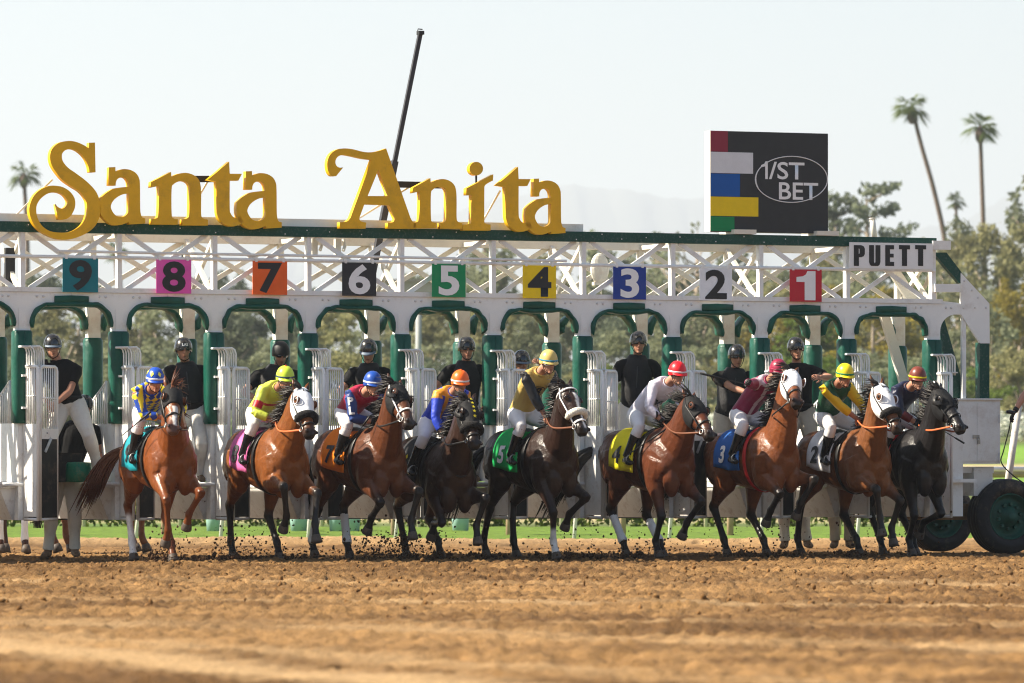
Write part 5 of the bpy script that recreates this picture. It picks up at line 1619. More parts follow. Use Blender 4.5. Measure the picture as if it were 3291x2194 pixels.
NB, NW = M['black_sign'], M['white_sign']
HS = [
 dict(num='9', num_mat=NB, towel=(0.0, 0.22, 0.27), yaw=21, chest=405, v=-1.25, poll=(398, 893), muz=(404, 990), coat=(0.235, 0.066, 0.016), points=(0.16, 0.045, 0.014), mane=(.10, .03, .010), muzzle=(.10, .05, .04),
      FR=(380, 1250, 'u'), FL=(428, 1213, 'u'), HR=(308, 1286, 'g'), HL=(427, 1284, 'g'), socks={'HR': .75}, blaze=(.30, .55, .03), hood='black', hood_end=.28, breast=1, tail=(-.5, -.5, .8), pitch=2, hturn=0, maneside=-1,
      label='bright chestnut horse with black hood and teal cloth, leftmost runner'),
 dict(num='8', num_mat=NB, towel=(0.62, 0.12, 0.33), yaw=26, chest=665, v=-1.1, poll=(694, 900), muz=(716, 1000), coat=(0.25, 0.08, 0.02), FR=(650, 1218, 'u'), FL=(738, 1245, 'e'), HR=(537, 1277, 'g'), HL=(643, 1279, 'g'),
      hood='white', roll='black', hturn=8, rein='orange', tail=(-.5, 0, .7),
      label='bright bay horse with white hood, black fleece noseband and pink cloth'),
 dict(num='7', num_mat=NB, towel=(0.80, 0.20, 0.0), yaw=32, chest=893, v=-1.1, poll=(912, 888), muz=(944, 978), coat=(0.14, 0.047, 0.02), FR=(843, 1222, 'u'), FL=(949, 1238, 'e'), HR=(724, 1280, 'g'), HL=(805, 1279, 'g'), wraps=('HR', 'HL'),
      hood='black', hood_end=.30, cups=1, bridle=M['white_leather'], hturn=14, tail=(-.45, .1, .9),
      label='brown horse with black blinker hood, white bridle and orange cloth'),
 dict(num='6', num_mat=M['star'], towel=(0.018, 0.018, 0.02), yaw=24, chest=1050, v=-.95, dz=-.10, pitch=-5, poll=(1076, 925), muz=(1092, 1025), coat=(0.045, 0.022, 0.015), rump=(.15, .055, .022), FR=(990, 1235, 'u'), FL=(1098, 1250, 'e'), HR=(935, 1265, 'g'), HL=(1013, 1270, 'g'),
      hood='black', roll='black', cups=1, stars=1, breast=1, hturn=4, tail=(-.4, .2, .9),
      label='dark crouching horse with yellow stars on its black hood'),
 dict(num='5', num_mat=NW, towel=(0.0, 0.36, 0.08), yaw=32, chest=1290, v=-1.0, poll=(1303, 893), muz=(1340, 993), coat=(0.034, 0.016, 0.011), points=(.02, .013, .011), FR=(1280, 1277, 'g'), FL=(1297, 1213, 'u'), HR=(1119, 1276, 'g'), HL=(1188, 1276, 'g'), socks={'FR': .45}, blaze=(.1, .56, .026),
      roll='white', bridle=M['white_leather'], breast=1, hturn=10, tail=(-.3, -.45, 1.0), rein='brown',
      label='near-black horse with white blaze, white fleece noseband and green cloth'),
 dict(num='4', num_mat=NB, towel=(0.80, 0.68, 0.01), yaw=33, chest=1558, v=-.9, poll=(1590, 918), muz=(1630, 1004), coat=(0.135, 0.04, 0.017), FR=(1515, 1271, 'g'), FL=(1566, 1233, 'u'), HR=(1440, 1271, 'g'), HL=(1544, 1268, 'g'), wraps=('HR', 'HL'),
      hood='black', hood_end=.30, hturn=12, rein='brown', tail=(-.3, -.72, 1.0), manelift=.6,
      label='glossy bay horse with black hood and yellow number 4 cloth'),
 dict(num='3', num_mat=NW, towel=(0.015, 0.10, 0.36), yaw=32, chest=1800, v=-.85, pitch=3, poll=(1817, 858), muz=(1826, 930), pollx=.80, coat=(0.22, 0.068, 0.022), FR=(1759, 1204, 'u'), FL=(1828, 1188, 'u'), HR=(1672, 1271, 'g'), HL=(1763, 1268, 'g'),
      hood='white', hood_end=.34, hturn=-14, girth=pmat('red_girth', (.5, .02, .02), .6), tail=(-.3, -.7, .8),
      label='bay horse throwing its white-hooded head high over a blue cloth'),
 dict(num='2', num_mat=NB, towel=(0.70, 0.70, 0.70), yaw=31, chest=2010, v=-.75, poll=(2022, 890), muz=(2060, 990), coat=(0.23, 0.085, 0.03), FR=(2027, 1231, 'e'), FL=(2053, 1253, 'e'), HR=(1841, 1271, 'g'), HL=(1990, 1260, 'g'),
      hood='white', roll='black', mark='Sid', hturn=10, rein='orange', tail=(-.5, 0, .8),
      label='golden bay horse with scribbled white hood and white cloth'),
 dict(num='1', num_mat=NW, towel=(0.55, 0.012, 0.02), yaw=28, chest=2140, v=-.6, poll=(2158, 900), muz=(2204, 988), coat=(0.02, 0.018, 0.019), points=(.014, .012, .012), FR=(2096, 1262, 'g'), FL=(2111, 1231, 'u'), HR=(2030, 1262, 'g'), HL=(2105, 1262, 'g'),
      hood='black', hood_end=.32, cups=1, hturn=14, rein='orange', tail=(-.5, 0, .8), manelift=.7,
      label='black horse with black blinker hood and red cloth, rightmost runner'),
]
HORSES = [build_horse(S) for S in HS]
# ------------------------------------------------------------------ people
SKIN = (0.42, 0.20, 0.125)
M['skin'] = pmat('skin', SKIN, 0.5, attr=True, spec=.4, noise=.08, nscale=20)
M['cloth_attr'] = pmat('racing_silks', (.5, .5, .5), 0.48, attr=True, spec=.4, noise=.06, nscale=8, bump=.7, bscale=9)
M['pants_white'] = pmat('white_breeches', (0.74, 0.73, 0.73), .7, noise=.05, bump=.5, bscale=10)
M['pants_khaki'] = pmat('khaki_trousers', (0.47, 0.41, 0.32), .8, noise=.1, bump=.6, bscale=8, dirt=(.22, .14, .08), dirt_amt=.5, dscale=4)
M['pants_cream'] = pmat('cream_trousers', (0.66, 0.63, 0.57), .8, noise=.08, bump=.6, bscale=8, dirt=(.25, .16, .09), dirt_amt=.5, dscale=4)
M['boot'] = pmat('black_boot', (0.012, 0.012, 0.013), .22, noise=.2)
M['boot_brown'] = pmat('dusty_brown_boot', (0.16, 0.10, 0.06), .7, noise=.3, dirt=(.35, .25, .15), dirt_amt=.7, dscale=8)
M['glove'] = pmat('black_glove', (0.013, 0.013, 0.014), .55, noise=.2)
M['tee'] = pmat('black_shirt', (0.012, 0.012, 0.013), .8, spec=.15, noise=.15, bump=.6, bscale=9)
M['vest'] = pmat('black_vest', (0.016, 0.016, 0.018), .7, noise=.2, bump=.5, bscale=12)
M['lens'] = pmat('dark_lens', (0.01, 0.009, 0.008), .08, spec=.8)
M['frame_white'] = pmat('white_goggle_frame', (.7, .7, .7), .4)
M['helmet_black'] = pmat('black_helmet_shell', (0.014, 0.014, 0.016), .22, spec=.6, coat=.4, noise=.1)
M['helmet_matt'] = pmat('matt_black_helmet', (0.02, 0.02, 0.021), .55, noise=.1)
M['strap'] = pmat('black_strap', (0.012, 0.012, 0.012), .6)

def hand(mb, wrist, d, pn, curl, sc=1.0, thumb_side=1):
    """palm and five bent fingers; d = direction of the hand, pn = palm normal (towards what is held)"""
    d = d.normalized(); pn = (pn - d * pn.dot(d)).normalized(); sd = d.cross(pn) * thumb_side
    pal = wrist + d * .085 * sc
    mb.loft([tuple(wrist - d * .01) + (.027 * sc, .020 * sc), tuple(wrist + d * .03 * sc) + (.036 * sc, .019 * sc), tuple(pal) + (.042 * sc, .016 * sc), tuple(pal + d * .012 * sc) + (.038 * sc, .010 * sc)], sd, 10)
    for i, L in enumerate((.066, .076, .072, .056)):
        o = sd * ((1.5 - i) * .021 * sc)
        a = pal + o
        a0 = curl * .5; a1 = curl
        f1 = (d * math.cos(a0) + pn * math.sin(a0)); f2 = (d * math.cos(a0 + a1) + pn * math.sin(a0 + a1)); f3 = (d * math.cos(a0 + 1.7 * a1) + pn * math.sin(a0 + 1.7 * a1))
        p1 = a + f1 * L * .45 * sc; p2 = p1 + f2 * L * .33 * sc; p3 = p2 + f3 * L * .27 * sc
        mb.tube([a - d * .01, p1, p2, p3], [.0105 * sc, .010 * sc, .009 * sc, .006 * sc], 6)
    t0 = wrist + d * .035 * sc + sd * .032 * sc
    t1 = t0 + (d * .6 + sd * .55 + pn * .5).normalized() * .04 * sc; t2 = t1 + (d * .8 + sd * .05 + pn * .6).normalized() * .033 * sc
    mb.tube([t0 - d * .01, t1, t2], [.014 * sc, .012 * sc, .008 * sc], 6)

def color_mesh(me, bones, fn=None, it=1):
    Pn = verts_np(me)
    best = np.full(len(Pn), 1e9); C = np.zeros((len(Pn), 3)); B = np.zeros(len(Pn), int); T = np.zeros(len(Pn))
    for k, (p0, p1, rad, c0, c1) in enumerate(bones):
        d, tt = seg_dist(Pn, p0, p1); d = d - rad
        m = d < best
        best[m] = d[m]; B[m] = k; T[m] = tt[m]
        C[m] = np.array(c0) * (1 - tt[m, None]) + np.array(c1) * tt[m, None]
    if fn is not None:
        C = fn(Pn, B, T, C)
    if it: C = smooth_attr(me, C, it)
    set_col(me, C)

def build_person(name, root, J, st):
    """J: joints (Vectors local to root).  st: style dict"""
    sc = st.get('scale', 1.0)
    skin = st.get('skin', SKIN)
    pel, nek, hd = J['pel'], J['neck'], J['head']
    f = J['face'].normalized()
    ax = (J['shL'] - J['shR']).normalized()             # left-right axis
    hipax = (J['hipL'] - J['hipR']).normalized()
    sp = nek - pel
    fwd = ax.cross(sp).normalized()                     # chest front (either sign, corrected below)
    if fwd.dot(f) < 0: fwd = -fwd
    wid = st.get('wide', 1.0)
    # --- lofts by region
    def torso(i, lo=0.0, hi=1.0):
        belly = st.get('belly', 0.0)
        T = [(-.10, .135, .10, 0), (0.0, .160, .115, 0), (.22, .150, .112 + belly, belly * .6), (.45, .160, .118 + belly * .6, belly * .4), (.68, .180, .125, .01), (.84, .168, .112, 0), (.94, .112, .082, -.01), (1.02, .075, .066, -.01)]
        T = [q for q in T if lo <= q[0] <= hi]
        arch = st.get('arch', 0.0)
        out = []
        for q, a, b, o in T:
            c = pel + sp * q + fwd * o - fwd * arch * math.sin(math.pi * max(0, min(1, q)))
            out.append(tuple(c) + (a * sc * wid + i, b * sc + i))
        return out
    def arm(s, i, lo=0.0, hi=2.0):
        sh, el, ha = J['sh' + s], J['el' + s], J['ha' + s]
        T = [(-.12, .06), (0.0, .066), (.3, .056), (.7, .048), (1.0, .043), (1.25, .044), (1.6, .037), (2.0, .028)]
        out = []
        cc = nek + (pel - nek) * .12
        for q, r in T:
            if q < lo or q > hi: continue
            if q < 0: p = sh.lerp(cc, .35)
            elif q <= 1: p = sh.lerp(el, q)
            else: p = el.lerp(ha, q - 1)
            out.append(tuple(p) + (r * sc + i, r * sc + i))
        return out
    def leg(s, i, lo=-1.0, hi=2.0):
        hp_, kn, an = J['hip' + s], J['kn' + s], J['an' + s]
        T = [(-.15, .095), (0.0, .098), (.35, .090), (.75, .070), (1.0, .060), (1.3, .060), (1.6, .047), (2.0, .038)]
        out = []
        for q, r in T:
            if q < lo or q > hi: continue
            p = hp_.lerp(kn, q) if q <= 1 else kn.lerp(an, q - 1)
            out.append(tuple(p) + (r * sc + i, r * sc + i))
        return out
    def foot(s, i):
        an, toe = J['an' + s], J['toe' + s]
        d = (toe - an); dn = V(d.x, d.y, 0)
        heel = an - dn.normalized() * .045 * sc + (toe - an) * 0 + V(0, 0, toe.z - an.z) * .75
        return [tuple(heel) + (.030 * sc + i, .030 * sc + i), tuple(heel.lerp(toe, .3) + V(0, 0, .018)) + (.038 * sc + i, .042 * sc + i), tuple(heel.lerp(toe, .7)) + (.044 * sc + i, .030 * sc + i), tuple(toe) + (.030 * sc + i, .020 * sc + i)]
    # head frame
    upv = J.get('up', V(0, 0, 1)); u = (upv - f * upv.dot(f)).normalized(); s_ = u.cross(f)
    hs = st.get('hs', 1.0)
    hpnt = lambda a, b, c: hd + s_ * (a * hs) + f * (b * hs) + u * (c * hs)
    HR_ = [(-.128, .026, .030, .062), (-.118, .040, .045, .050), (-.095, .052, .066, .034), (-.06, .062, .082, .018), (-.015, .070, .092, .006), (.04, .075, .098, -.004), (.09, .062, .082, -.006), (.118, .035, .045, -.006)]
    bm_ = MB()
    bm_.loft(torso(0), ax, 14, 2)
    for s in 'LR':
        bm_.loft(arm(s, 0), fwd, 10, 2)
        bm_.loft(leg(s, 0), hipax, 12, 2)
        bm_.loft(foot(s, -.006), hipax, 10, 1)
    bm_.loft([tuple(nek - sp.normalized() * .05) + (.062 * sc, .062 * sc), tuple(nek.lerp(hd, .35)) + (.052 * sc, .055 * sc), tuple(hpnt(0, -.012, -.07)) + (.05 * sc, .055 * sc)], s_, 12, 2)
    bm_.loft([tuple(hpnt(0, o, z)) + (a * hs, b * hs) for z, a, b, o in HR_], s_, 16, 2)
    bm_.loft([tuple(hpnt(0, .092, .012)) + (.010, .012), tuple(hpnt(0, .104, -.018)) + (.013, .016), tuple(hpnt(0, .110, -.040)) + (.019, .016), tuple(hpnt(0, .094, -.052)) + (.016, .010)], s_, 8, 1)
    bm_.ell(hpnt(0, .098, -.077), s_ * .024, f * .010, u * .008, 10, 6)
    bm_.ell(hpnt(0, .085, -.112), s_ * .026, f * .018, u * .018, 10, 6)
    for q in (-1, 1):
        bm_.ell(hpnt(.074 * q, -.012, -.015), s_ * .012, f * .020, u * .032, 8, 6)
        bm_.ell(hpnt(.030 * q, .088, .018), s_ * .028, f * .012, u * .012, 8, 5)
    me = remesh(bm_, 'body', .0105, 2, .4)
    # hands joined on
    if not st.get('gloves'):
        hm_ = MB()
        for s in 'LR':
            d = (J['ha' + s] - J['el' + s]).normalized()
            hand(hm_, J['ha' + s] - d * .02, J.get('hd' + s, d), J.get('pn' + s, V(0, 0, -1)), st.get('curl' + s, .5), sc, 1 if s == 'L' else -1)
        t = hm_.mesh('t', True)
        bb = bmesh.new(); bb.from_mesh(me); bb.from_mesh(t); bb.to_mesh(me); bb.free(); bpy.data.meshes.remove(t)
        me.polygons.foreach_set('use_smooth', [True] * len(me.polygons))
    stub = st.get('stubble', 0.0)
    lip = tuple(np.array(skin) * np.array((.85, .6, .6)))
    bones = [(pel, nek, .15, skin, skin)] + [(J['sh' + s], J['el' + s], .05, skin, skin) for s in 'LR'] + [(J['el' + s], J['ha' + s], .04, skin, skin) for s in 'LR'] + [(hpnt(0, 0, -.1), hpnt(0, 0, .1), .08, skin, skin)]
    def fn(P, B, T, C):
        rel = P - np.array(hd)
        a, b, c = rel @ np.array(s_) / hs, rel @ np.array(f) / hs, rel @ np.array(u) / hs
        near = np.linalg.norm(rel, axis=1) < .2
        m = near & (np.abs(a) < .026) & (b > .07) & (np.abs(c + .078) < .007); C[m] = np.array(lip) * .6
        if stub:
            m = near & (c < -.058) & (b > .02) & (c > -.15) & ~((np.abs(a) < .024) & (np.abs(c + .078) < .010)); C[m] = C[m] * (1 - stub) + np.array((.05, .03, .02)) * stub
        return C
    color_mesh(me, bones, fn, 1)
    link('body', me, M['skin'], root)
    # --- shirt
    def cloth(nm, mbx, mat, bones=None, fn=None, vox=.0115):
        m_ = remesh(mbx, nm, vox, 2, .4)
        if bones is not None: color_mesh(m_, bones, fn, 0)
        return link(nm, m_, mat, root)
    sh = MB()
    inf = st.get('shirt_inf', .014)
    sh.loft(torso(inf, -.05 if st.get('untucked') else 0.0, .96), ax, 16, 2)
    hi = 1.96 if st.get('long', True) else .62
    for s in 'LR':
        a = arm(s, inf + .002, -1, hi)
        if not st.get('long', True):
            p = J['sh' + s].lerp(J['el' + s], .62); a.append(tuple(p) + (.068 * sc, .068 * sc))
        sh.loft(a, fwd, 12, 2)
    sb = None
    cfg = st.get('silks')
    if cfg:
        T_, A1, A2 = cfg['torso'], cfg.get('upper', cfg['torso']), cfg.get('fore', cfg.get('upper', cfg['torso']))
        sb = [(pel, nek, .15 * sc, T_, T_)] + [(J['sh' + s].lerp(J['el' + s], .15), J['el' + s], .055, A1, A1) for s in 'LR'] + [(J['el' + s], J['ha' + s], .045, A2, A2) for s in 'LR']
        J['_fwd'], J['_ax'], J['_sp'] = fwd, ax, sp
        pf = cfg.get('fn')
        shirt = cloth('silks', sh, M['cloth_attr'], sb, (lambda P, B, T, C: pf(P, B, T, C, J)) if pf else None, .0105)
    else:
        shirt = cloth('shirt', sh, st.get('shirt_mat', M['tee']))
    # collar
    c0 = nek - sp.normalized() * .035
    MB().ring([c0 + ax * (.078 * sc * math.cos(q)) + fwd * (.074 * sc * math.sin(q) + .004) for q in np.linspace(0, 6.283, 18, endpoint=False)], (.016, .008), 6, side=tuple(sp)).build('collar', st.get('collar_mat', M['tee']), root, True)
    if st.get('vest'):
        vb = MB().loft([q[:3] + (q[3] * (1, 1, 1, .97, .9, .95, 1)[k_], q[4]) for k_, q in enumerate(torso(.024, .0, 1.05))], ax, 16, 2)
        cloth('vest', vb, M['vest'])
        MB().tube([pel + sp * q + fwd * (.158 + (.004 if .3 < q < .8 else 0)) * sc for q in (.05, .3, .55, .8)], .006, 6).build('vest_zip', M['dark_steel'], root, True)
    # --- trousers
    pn = MB()
    pn.loft([tuple(pel + sp * .16) + (.150 * sc * wid + .012, .112 * sc + .012 + st.get('belly', 0) * .7), tuple(pel + sp * .05) + (.158 * sc * wid + .010, .118 * sc + .012), tuple(pel) + (.160 * sc + .010, .118 * sc + .012), tuple(pel - sp * .10) + (.140 * sc + .010, .105 * sc + .012), tuple(pel - sp * .18) + (.09 * sc, .08 * sc)], hipax, 16, 2)
    hi = st.get('trouser_to', 1.92)
    tin = st.get('trouser_inf', .016)
    for s in 'LR':
        lg = leg(s, tin, -1, hi)
        if hi > 1.9:
            lg[-1] = lg[-1][:3] + (.062 * sc, .062 * sc)
            lg.append(tuple(J['kn' + s].lerp(J['an' + s], .97)) + (.070 * sc, .070 * sc))
        pn.loft(lg, hipax, 14, 2)
    cloth('trousers', pn, st['pants'])
    if st.get('belt'):
        c = pel + sp * .13
        MB().ring([c + hipax * (.176 * sc * wid * math.cos(q)) + fwd * ((.134 + st.get('belly', 0)) * sc * math.sin(q)) for q in np.linspace(0, 6.283, 28, endpoint=False)], (.018, .006), 6, side=tuple(sp)).build('belt', M['strap'], root, True)
    # --- boots
    for s in 'LR':
        bb = MB()
        if st.get('riding'):
            bb.loft(leg(s, .010, 1.0 if not st.get('boot_hi') else 1.0, 2.0), hipax, 12, 2)
        else:
            bb.loft([tuple(J['kn' + s].lerp(J['an' + s], .86)) + (.052 * sc, .052 * sc), tuple(J['an' + s]) + (.050 * sc, .052 * sc), tuple(J['an' + s] + V(0, 0, -.03)) + (.046 * sc, .055 * sc)], hipax, 12, 1)
        bb.loft(foot(s, .008), hipax, 12, 2)
        cloth('boot', bb, st.get('boots', M['boot']))
        if st.get('cuff'):
            p, q = J['kn' + s].lerp(J['an' + s], .06), J['kn' + s].lerp(J['an' + s], .26)
            MB().loft([tuple(p) + (.074 * sc, .074 * sc), tuple(p.lerp(q, .5)) + (.075 * sc, .075 * sc), tuple(q) + (.070 * sc, .070 * sc)], hipax, 14).build('boot_cuff', st['cuff'], root, True)
        if st.get('gloves'):
            hm_ = MB()
            d = (J['ha' + s] - J['el' + s]).normalized()
            hand(hm_, J['ha' + s] - d * .02, J.get('hd' + s, d), J.get('pn' + s, V(0, 0, -1)), st.get('curl' + s, 1.0), sc * 1.05, 1 if s == 'L' else -1)
            hm_.loft([tuple(J['ha' + s] - d * .055) + (.036, .036), tuple(J['ha' + s] - d * .01) + (.034, .034)], fwd, 10)
            hm_.build('glove', st['gloves'], root, True)
    # --- helmet
    hc = st['helmet']
    he = MB()
    prof = [(-.048, 1.02), (-.035, 1.05), (-.005, 1.065), (.025, 1.05), (.055, .98), (.082, .86), (.105, .69), (.122, .47), (.130, .22), (.132, .03)]
    vs, fs = [], []
    nn = 26
    for i, (z, k) in enumerate(prof):
        for j in range(nn):
            q = 2 * math.pi * j / nn
            zz = z
            if i < 3: zz = z + .050 * max(0, math.sin(q)) ** 1.5 * (1 - i / 3)        # higher over the brow
            vs.append(hpnt(.100 * k * math.cos(q), -.008 + .118 * k * math.sin(q), zz + .012))
    for i in range(len(prof) - 1):
        for j in range(nn):
            fs.append((i * nn + j, i * nn + (j + 1) % nn, (i + 1) * nn + (j + 1) % nn, (i + 1) * nn + j))
    fs.append(tuple(range((len(prof) - 1) * nn, len(prof) * nn)))
    inner = len(vs)
    vs += [hpnt(.092 * math.cos(2 * math.pi * j / nn), -.008 + .108 * math.sin(2 * math.pi * j / nn), -.03 + .05 * max(0, math.sin(2 * math.pi * j / nn)) ** 1.5) for j in range(nn)]
    fs += [(j, inner + j, inner + (j + 1) % nn, (j + 1) % nn) for j in range(nn)]
    he.add(vs, fs)
    if isinstance(hc, tuple):
        hm2 = pmat('helmet_cover', hc, .38, noise=.06, coat=.15)
    else:
        hm2 = hc
    hobj = he.build('helmet', hm2, root, True)
    if st.get('peak', True):
        pk = []
        for j in range(11):
            q = R(28 + 124 * j / 10)
            pk.append((hpnt(.104 * math.cos(q), -.008 + .120 * math.sin(q), .022), hpnt(.112 * math.cos(q), .004 + .158 * math.sin(q), .004)))
        vs = [p[0] for p in pk] + [p[1] for p in pk] + [p[0] - u * .008 for p in pk] + [p[1] - u * .006 for p in pk]
        fs = []
        for j in range(10):
            fs += [(j, j + 1, 12 + j, 11 + j), (22 + j, 33 + j, 34 + j, 23 + j), (11 + j, 12 + j, 34 + j, 33 + j)]
        MB().add(vs, fs).build('helmet_peak', st.get('peak_mat', hm2), hobj, True)
    if st.get('band'):
        pts = [hpnt(.1065 * math.cos(q), -.008 + .1255 * math.sin(q), .022 + .012 * math.sin(q)) for q in np.linspace(0, 6.283, 30, endpoint=False)]
        MB().ring(pts, (.011, .003), 6, side=tuple(u)).build('helmet_band', pmat('helmet_band', st['band'], .5), hobj, True)
    if st.get('button'):
        MB().ell(hpnt(0, -.008, .147), s_ * .013, f * .013, u * .009, 8, 6).build('helmet_button', pmat('helmet_button', st['button'], .6), hobj, True)
    if st.get('patches'):
        pm_ = pmat('helmet_patch', st['patches'], .5)
        for a in (60, 120, 0, 180, 240, 300):
            q = R(a + 8)
            nrm = (s_ * math.cos(q) + f * math.sin(q) + u * .7).normalized()
            sm = poly_mesh([[(0, .034), (.022, 0), (0, -.034), (-.022, 0)]], 0, 'patch')
            decal('helmet_patch', sm, hobj.data, hpnt(.06 * math.cos(q), .07 * math.sin(q), .07), nrm, u, pm_, hobj, .002)
    # goggles / sunglasses
    gl = MB()
    R0g = lambda q, z, e: hpnt((.078 + e) * math.cos(q), .006 + (.096 + e) * math.sin(q), z)
    for q0, q1 in ((R(24), R(82)), (R(98), R(156))):
        n_ = 8
        vs = []
        for j in range(n_ + 1):
            q = q0 + (q1 - q0) * j / n_
            e = math.sin(math.pi * j / n_) ** .5 if 0 < j < n_ else .55
            hgt = (.023 if st.get('goggles') else .019) * (.55 + .45 * e)
            vs += [R0g(q, .004 + hgt, .008), R0g(q, .004 - hgt, .010), R0g(q, .004 + hgt, .016), R0g(q, .004 - hgt, .018)]
        fs = []
        for j in range(n_):
            a, b = 4 * j, 4 * j + 4
            fs += [(a + 2, a + 3, b + 3, b + 2), (a, b, b + 1, a + 1), (a, a + 2, b + 2, b), (a + 1, b + 1, b + 3, a + 3)]
        fs += [(0, 1, 3, 2), (4 * n_, 4 * n_ + 2, 4 * n_ + 3, 4 * n_ + 1)]
        gl.add(vs, fs)
    gl.tube([R0g(R(80), .012, .014), R0g(R(90), .014, .016), R0g(R(100), .012, .014)], .005, 6)
    go = gl.build('goggles' if st.get('goggles') else 'sunglasses', M['lens'], root, True)
    MB().tube([R0g(R(24 - 12 * k), .006, .010) for k in range(4)], .004 if not st.get('goggles') else .009, 6).tube([R0g(R(156 + 12 * k), .006, .010) for k in range(4)], .004 if not st.get('goggles') else .009, 6).build('goggle_strap', M['strap'], go, True)
    if st.get('goggles') == 'white':
        for q0, q1 in ((R(22), R(84)), (R(96), R(158))):
            pts = []
            for k in range(16):
                a = 2 * math.pi * k / 16
                pts.append(R0g((q0 + q1) / 2 + (q1 - q0) / 2 * math.cos(a), .004 + .026 * math.sin(a), .016))
            MB().ring(pts, .004, 6, side=tuple(f)).build('goggle_rim', M['frame_white'], go, True)
    # chin strap
    MB().tube([hpnt(.088, .02, -.01), hpnt(.078, .035, -.06), hpnt(.050, .060, -.112), hpnt(0, .075, -.136), hpnt(-.050, .060, -.112), hpnt(-.078, .035, -.06), hpnt(-.088, .02, -.01)], .005, 6).build('chin_strap', M['strap'], root, True)
    return dict(shirt=shirt, helmet=hobj, fwd=fwd, ax=ax, sp=sp, hp=hpnt, f=f, u=u, s=s_)

# ------------------------------------------------------------------ jockeys
def diamonds(c1):
    def fn(P, B, T, C, J):
        a = (P - np.array(J['pel'])) @ np.array(J['_ax']); b = (P - np.array(J['pel'])) @ np.array(J['_sp'].normalized())
        th = np.where(B == 0, a, P[:, 1])
        k = (np.floor((a + b) / .085) + np.floor((a - b) / .085)) % 2 == 0
        C[k] = np.array(c1)
        return C
    return fn
def sash(c_body, c_arm):
    def fn(P, B, T, C, J):
        a = (P - np.array(J['pel'])) @ np.array(J['_ax']); b = (P - np.array(J['pel'])) @ np.array(J['_sp'].normalized())
        k = (B == 0) & (np.abs(b - .33 - .35 * a) < .035); C[k] = np.array(c_body)
        k = ((B == 1) | (B == 2)) & (T > .45) & (T < .82); C[k] = np.array(c_arm)
        return C
    return fn
def shoulders(c):
    def fn(P, B, T, C, J):
        L = J['_sp'].length
        b = (P - np.array(J['pel'])) @ np.array(J['_sp'].normalized()); a = (P - np.array(J['pel'])) @ np.array(J['_ax'])
        k = (B == 0) & (b > L * .90) & (np.abs(a) < .15); C[k] = np.array(c)
        k = (B == 0) & (np.abs(a) < .022); C[k] = np.array(c)
        k = ((B == 1) | (B == 2)) & (T < .06); C[k] = np.array(c)
        k = ((B == 3) | (B == 4)) & (T > .78); C[k] = np.array(c)
        return C
    return fn
def sleeve_cuff(c):
    def fn(P, B, T, C, J):
        k = ((B == 3) | (B == 4)) & (T > .45); C[k] = np.array(c); return C
    return fn
Yl, Bl = (.80, .66, .02), (.012, .06, .38)
JS = [
 dict(helm=(357, 864), helmet=(.012, .07, .42), band=(.75, .75, .78), patches=(.85, .75, .08), silks=dict(torso=Bl, upper=Bl, fore=Bl, fn=diamonds(Yl)), cuff=pmat('maroon_cuff', (.22, .01, .03), .6), label='jockey in blue and yellow diamond silks on the chestnut horse', lean=0, goggles=1),
 dict(helm=(655, 860), helmet=(.55, .72, .05), band=(.02, .05, .09), button=(.7, .05, .02), silks=dict(torso=(.62, .70, .08), upper=(.62, .70, .08), fore=(.62, .70, .08), fn=sash((.5, .01, .02), (.5, .01, .02))), goggles='white', label='jockey in lime silks with red armbands', bare=1),
 dict(helm=(856, 872), helmet=(.012, .065, .33), band=(.75, .75, .78), silks=dict(torso=(.34, .012, .045), upper=(.02, .05, .20), fore=(.02, .05, .20)), cuff=pmat('tan_cuff', (.35, .09, .03), .6), label='jockey in maroon silks with PL on blue sleeve', text=('PL', 'arm'), goggles=1),
 dict(helm=(1057, 869), helmet=(.85, .13, .01), band=(.75, .72, .70), button=(.85, .13, .01), silks=dict(torso=(.018, .05, .46), upper=(.018, .05, .46), fore=(.018, .05, .46), fn=shoulders((.72, .30, .02))), label='jockey in royal blue silks with orange trim and orange cap', goggles=1, glove='white'),
 dict(helm=(1260, 822), helmet=(.60, .44, .13), band=(.03, .22, .35), silks=dict(torso=(.50, .36, .10), upper=(.012, .012, .014), fore=(.012, .012, .014)), cuff=pmat('brown_cuff', (.22, .06, .02), .6), label='jockey in gold silks with black sleeves and circled B', text=('B', 'chest'), goggles='white', tall=1, bare=1),
 dict(helm=(1556, 848), helmet=(.70, .012, .02), band=(.75, .72, .74), silks=dict(torso=(.70, .67, .74), upper=(.70, .67, .74), fore=(.70, .67, .74)), label='jockey in white silks with black chevrons and red cap', text=('VVV', 'belly'), goggles=1),
 dict(helm=(1788, 843), helmet=(.25, .012, .045), band=(.25, .012, .045), silks=dict(torso=(.23, .012, .06), upper=(.23, .012, .06), fore=(.23, .012, .06), fn=shoulders((.62, .5, .54))), label='jockey in maroon silks holding a whip out to the side', whip=1, goggles=1),
 dict(helm=(1941, 853), helmet=(.80, .60, .01), band=(.01, .20, .09), silks=dict(torso=(.008, .075, .032), upper=(.78, .50, .01), fore=(.78, .50, .01)), label='jockey in green silks with yellow sleeves and yellow cap', goggles=1, bare=1),
 dict(helm=(2108, 860), helmet=(.16, .035, .02), band=(.80, .66, .02), silks=dict(torso=(.014, .018, .05), upper=(.014, .018, .05), fore=(.13, .018, .02), fn=sleeve_cuff((.15, .02, .02))), label='jockey in navy silks and brown cap on the black horse', goggles=1),
]
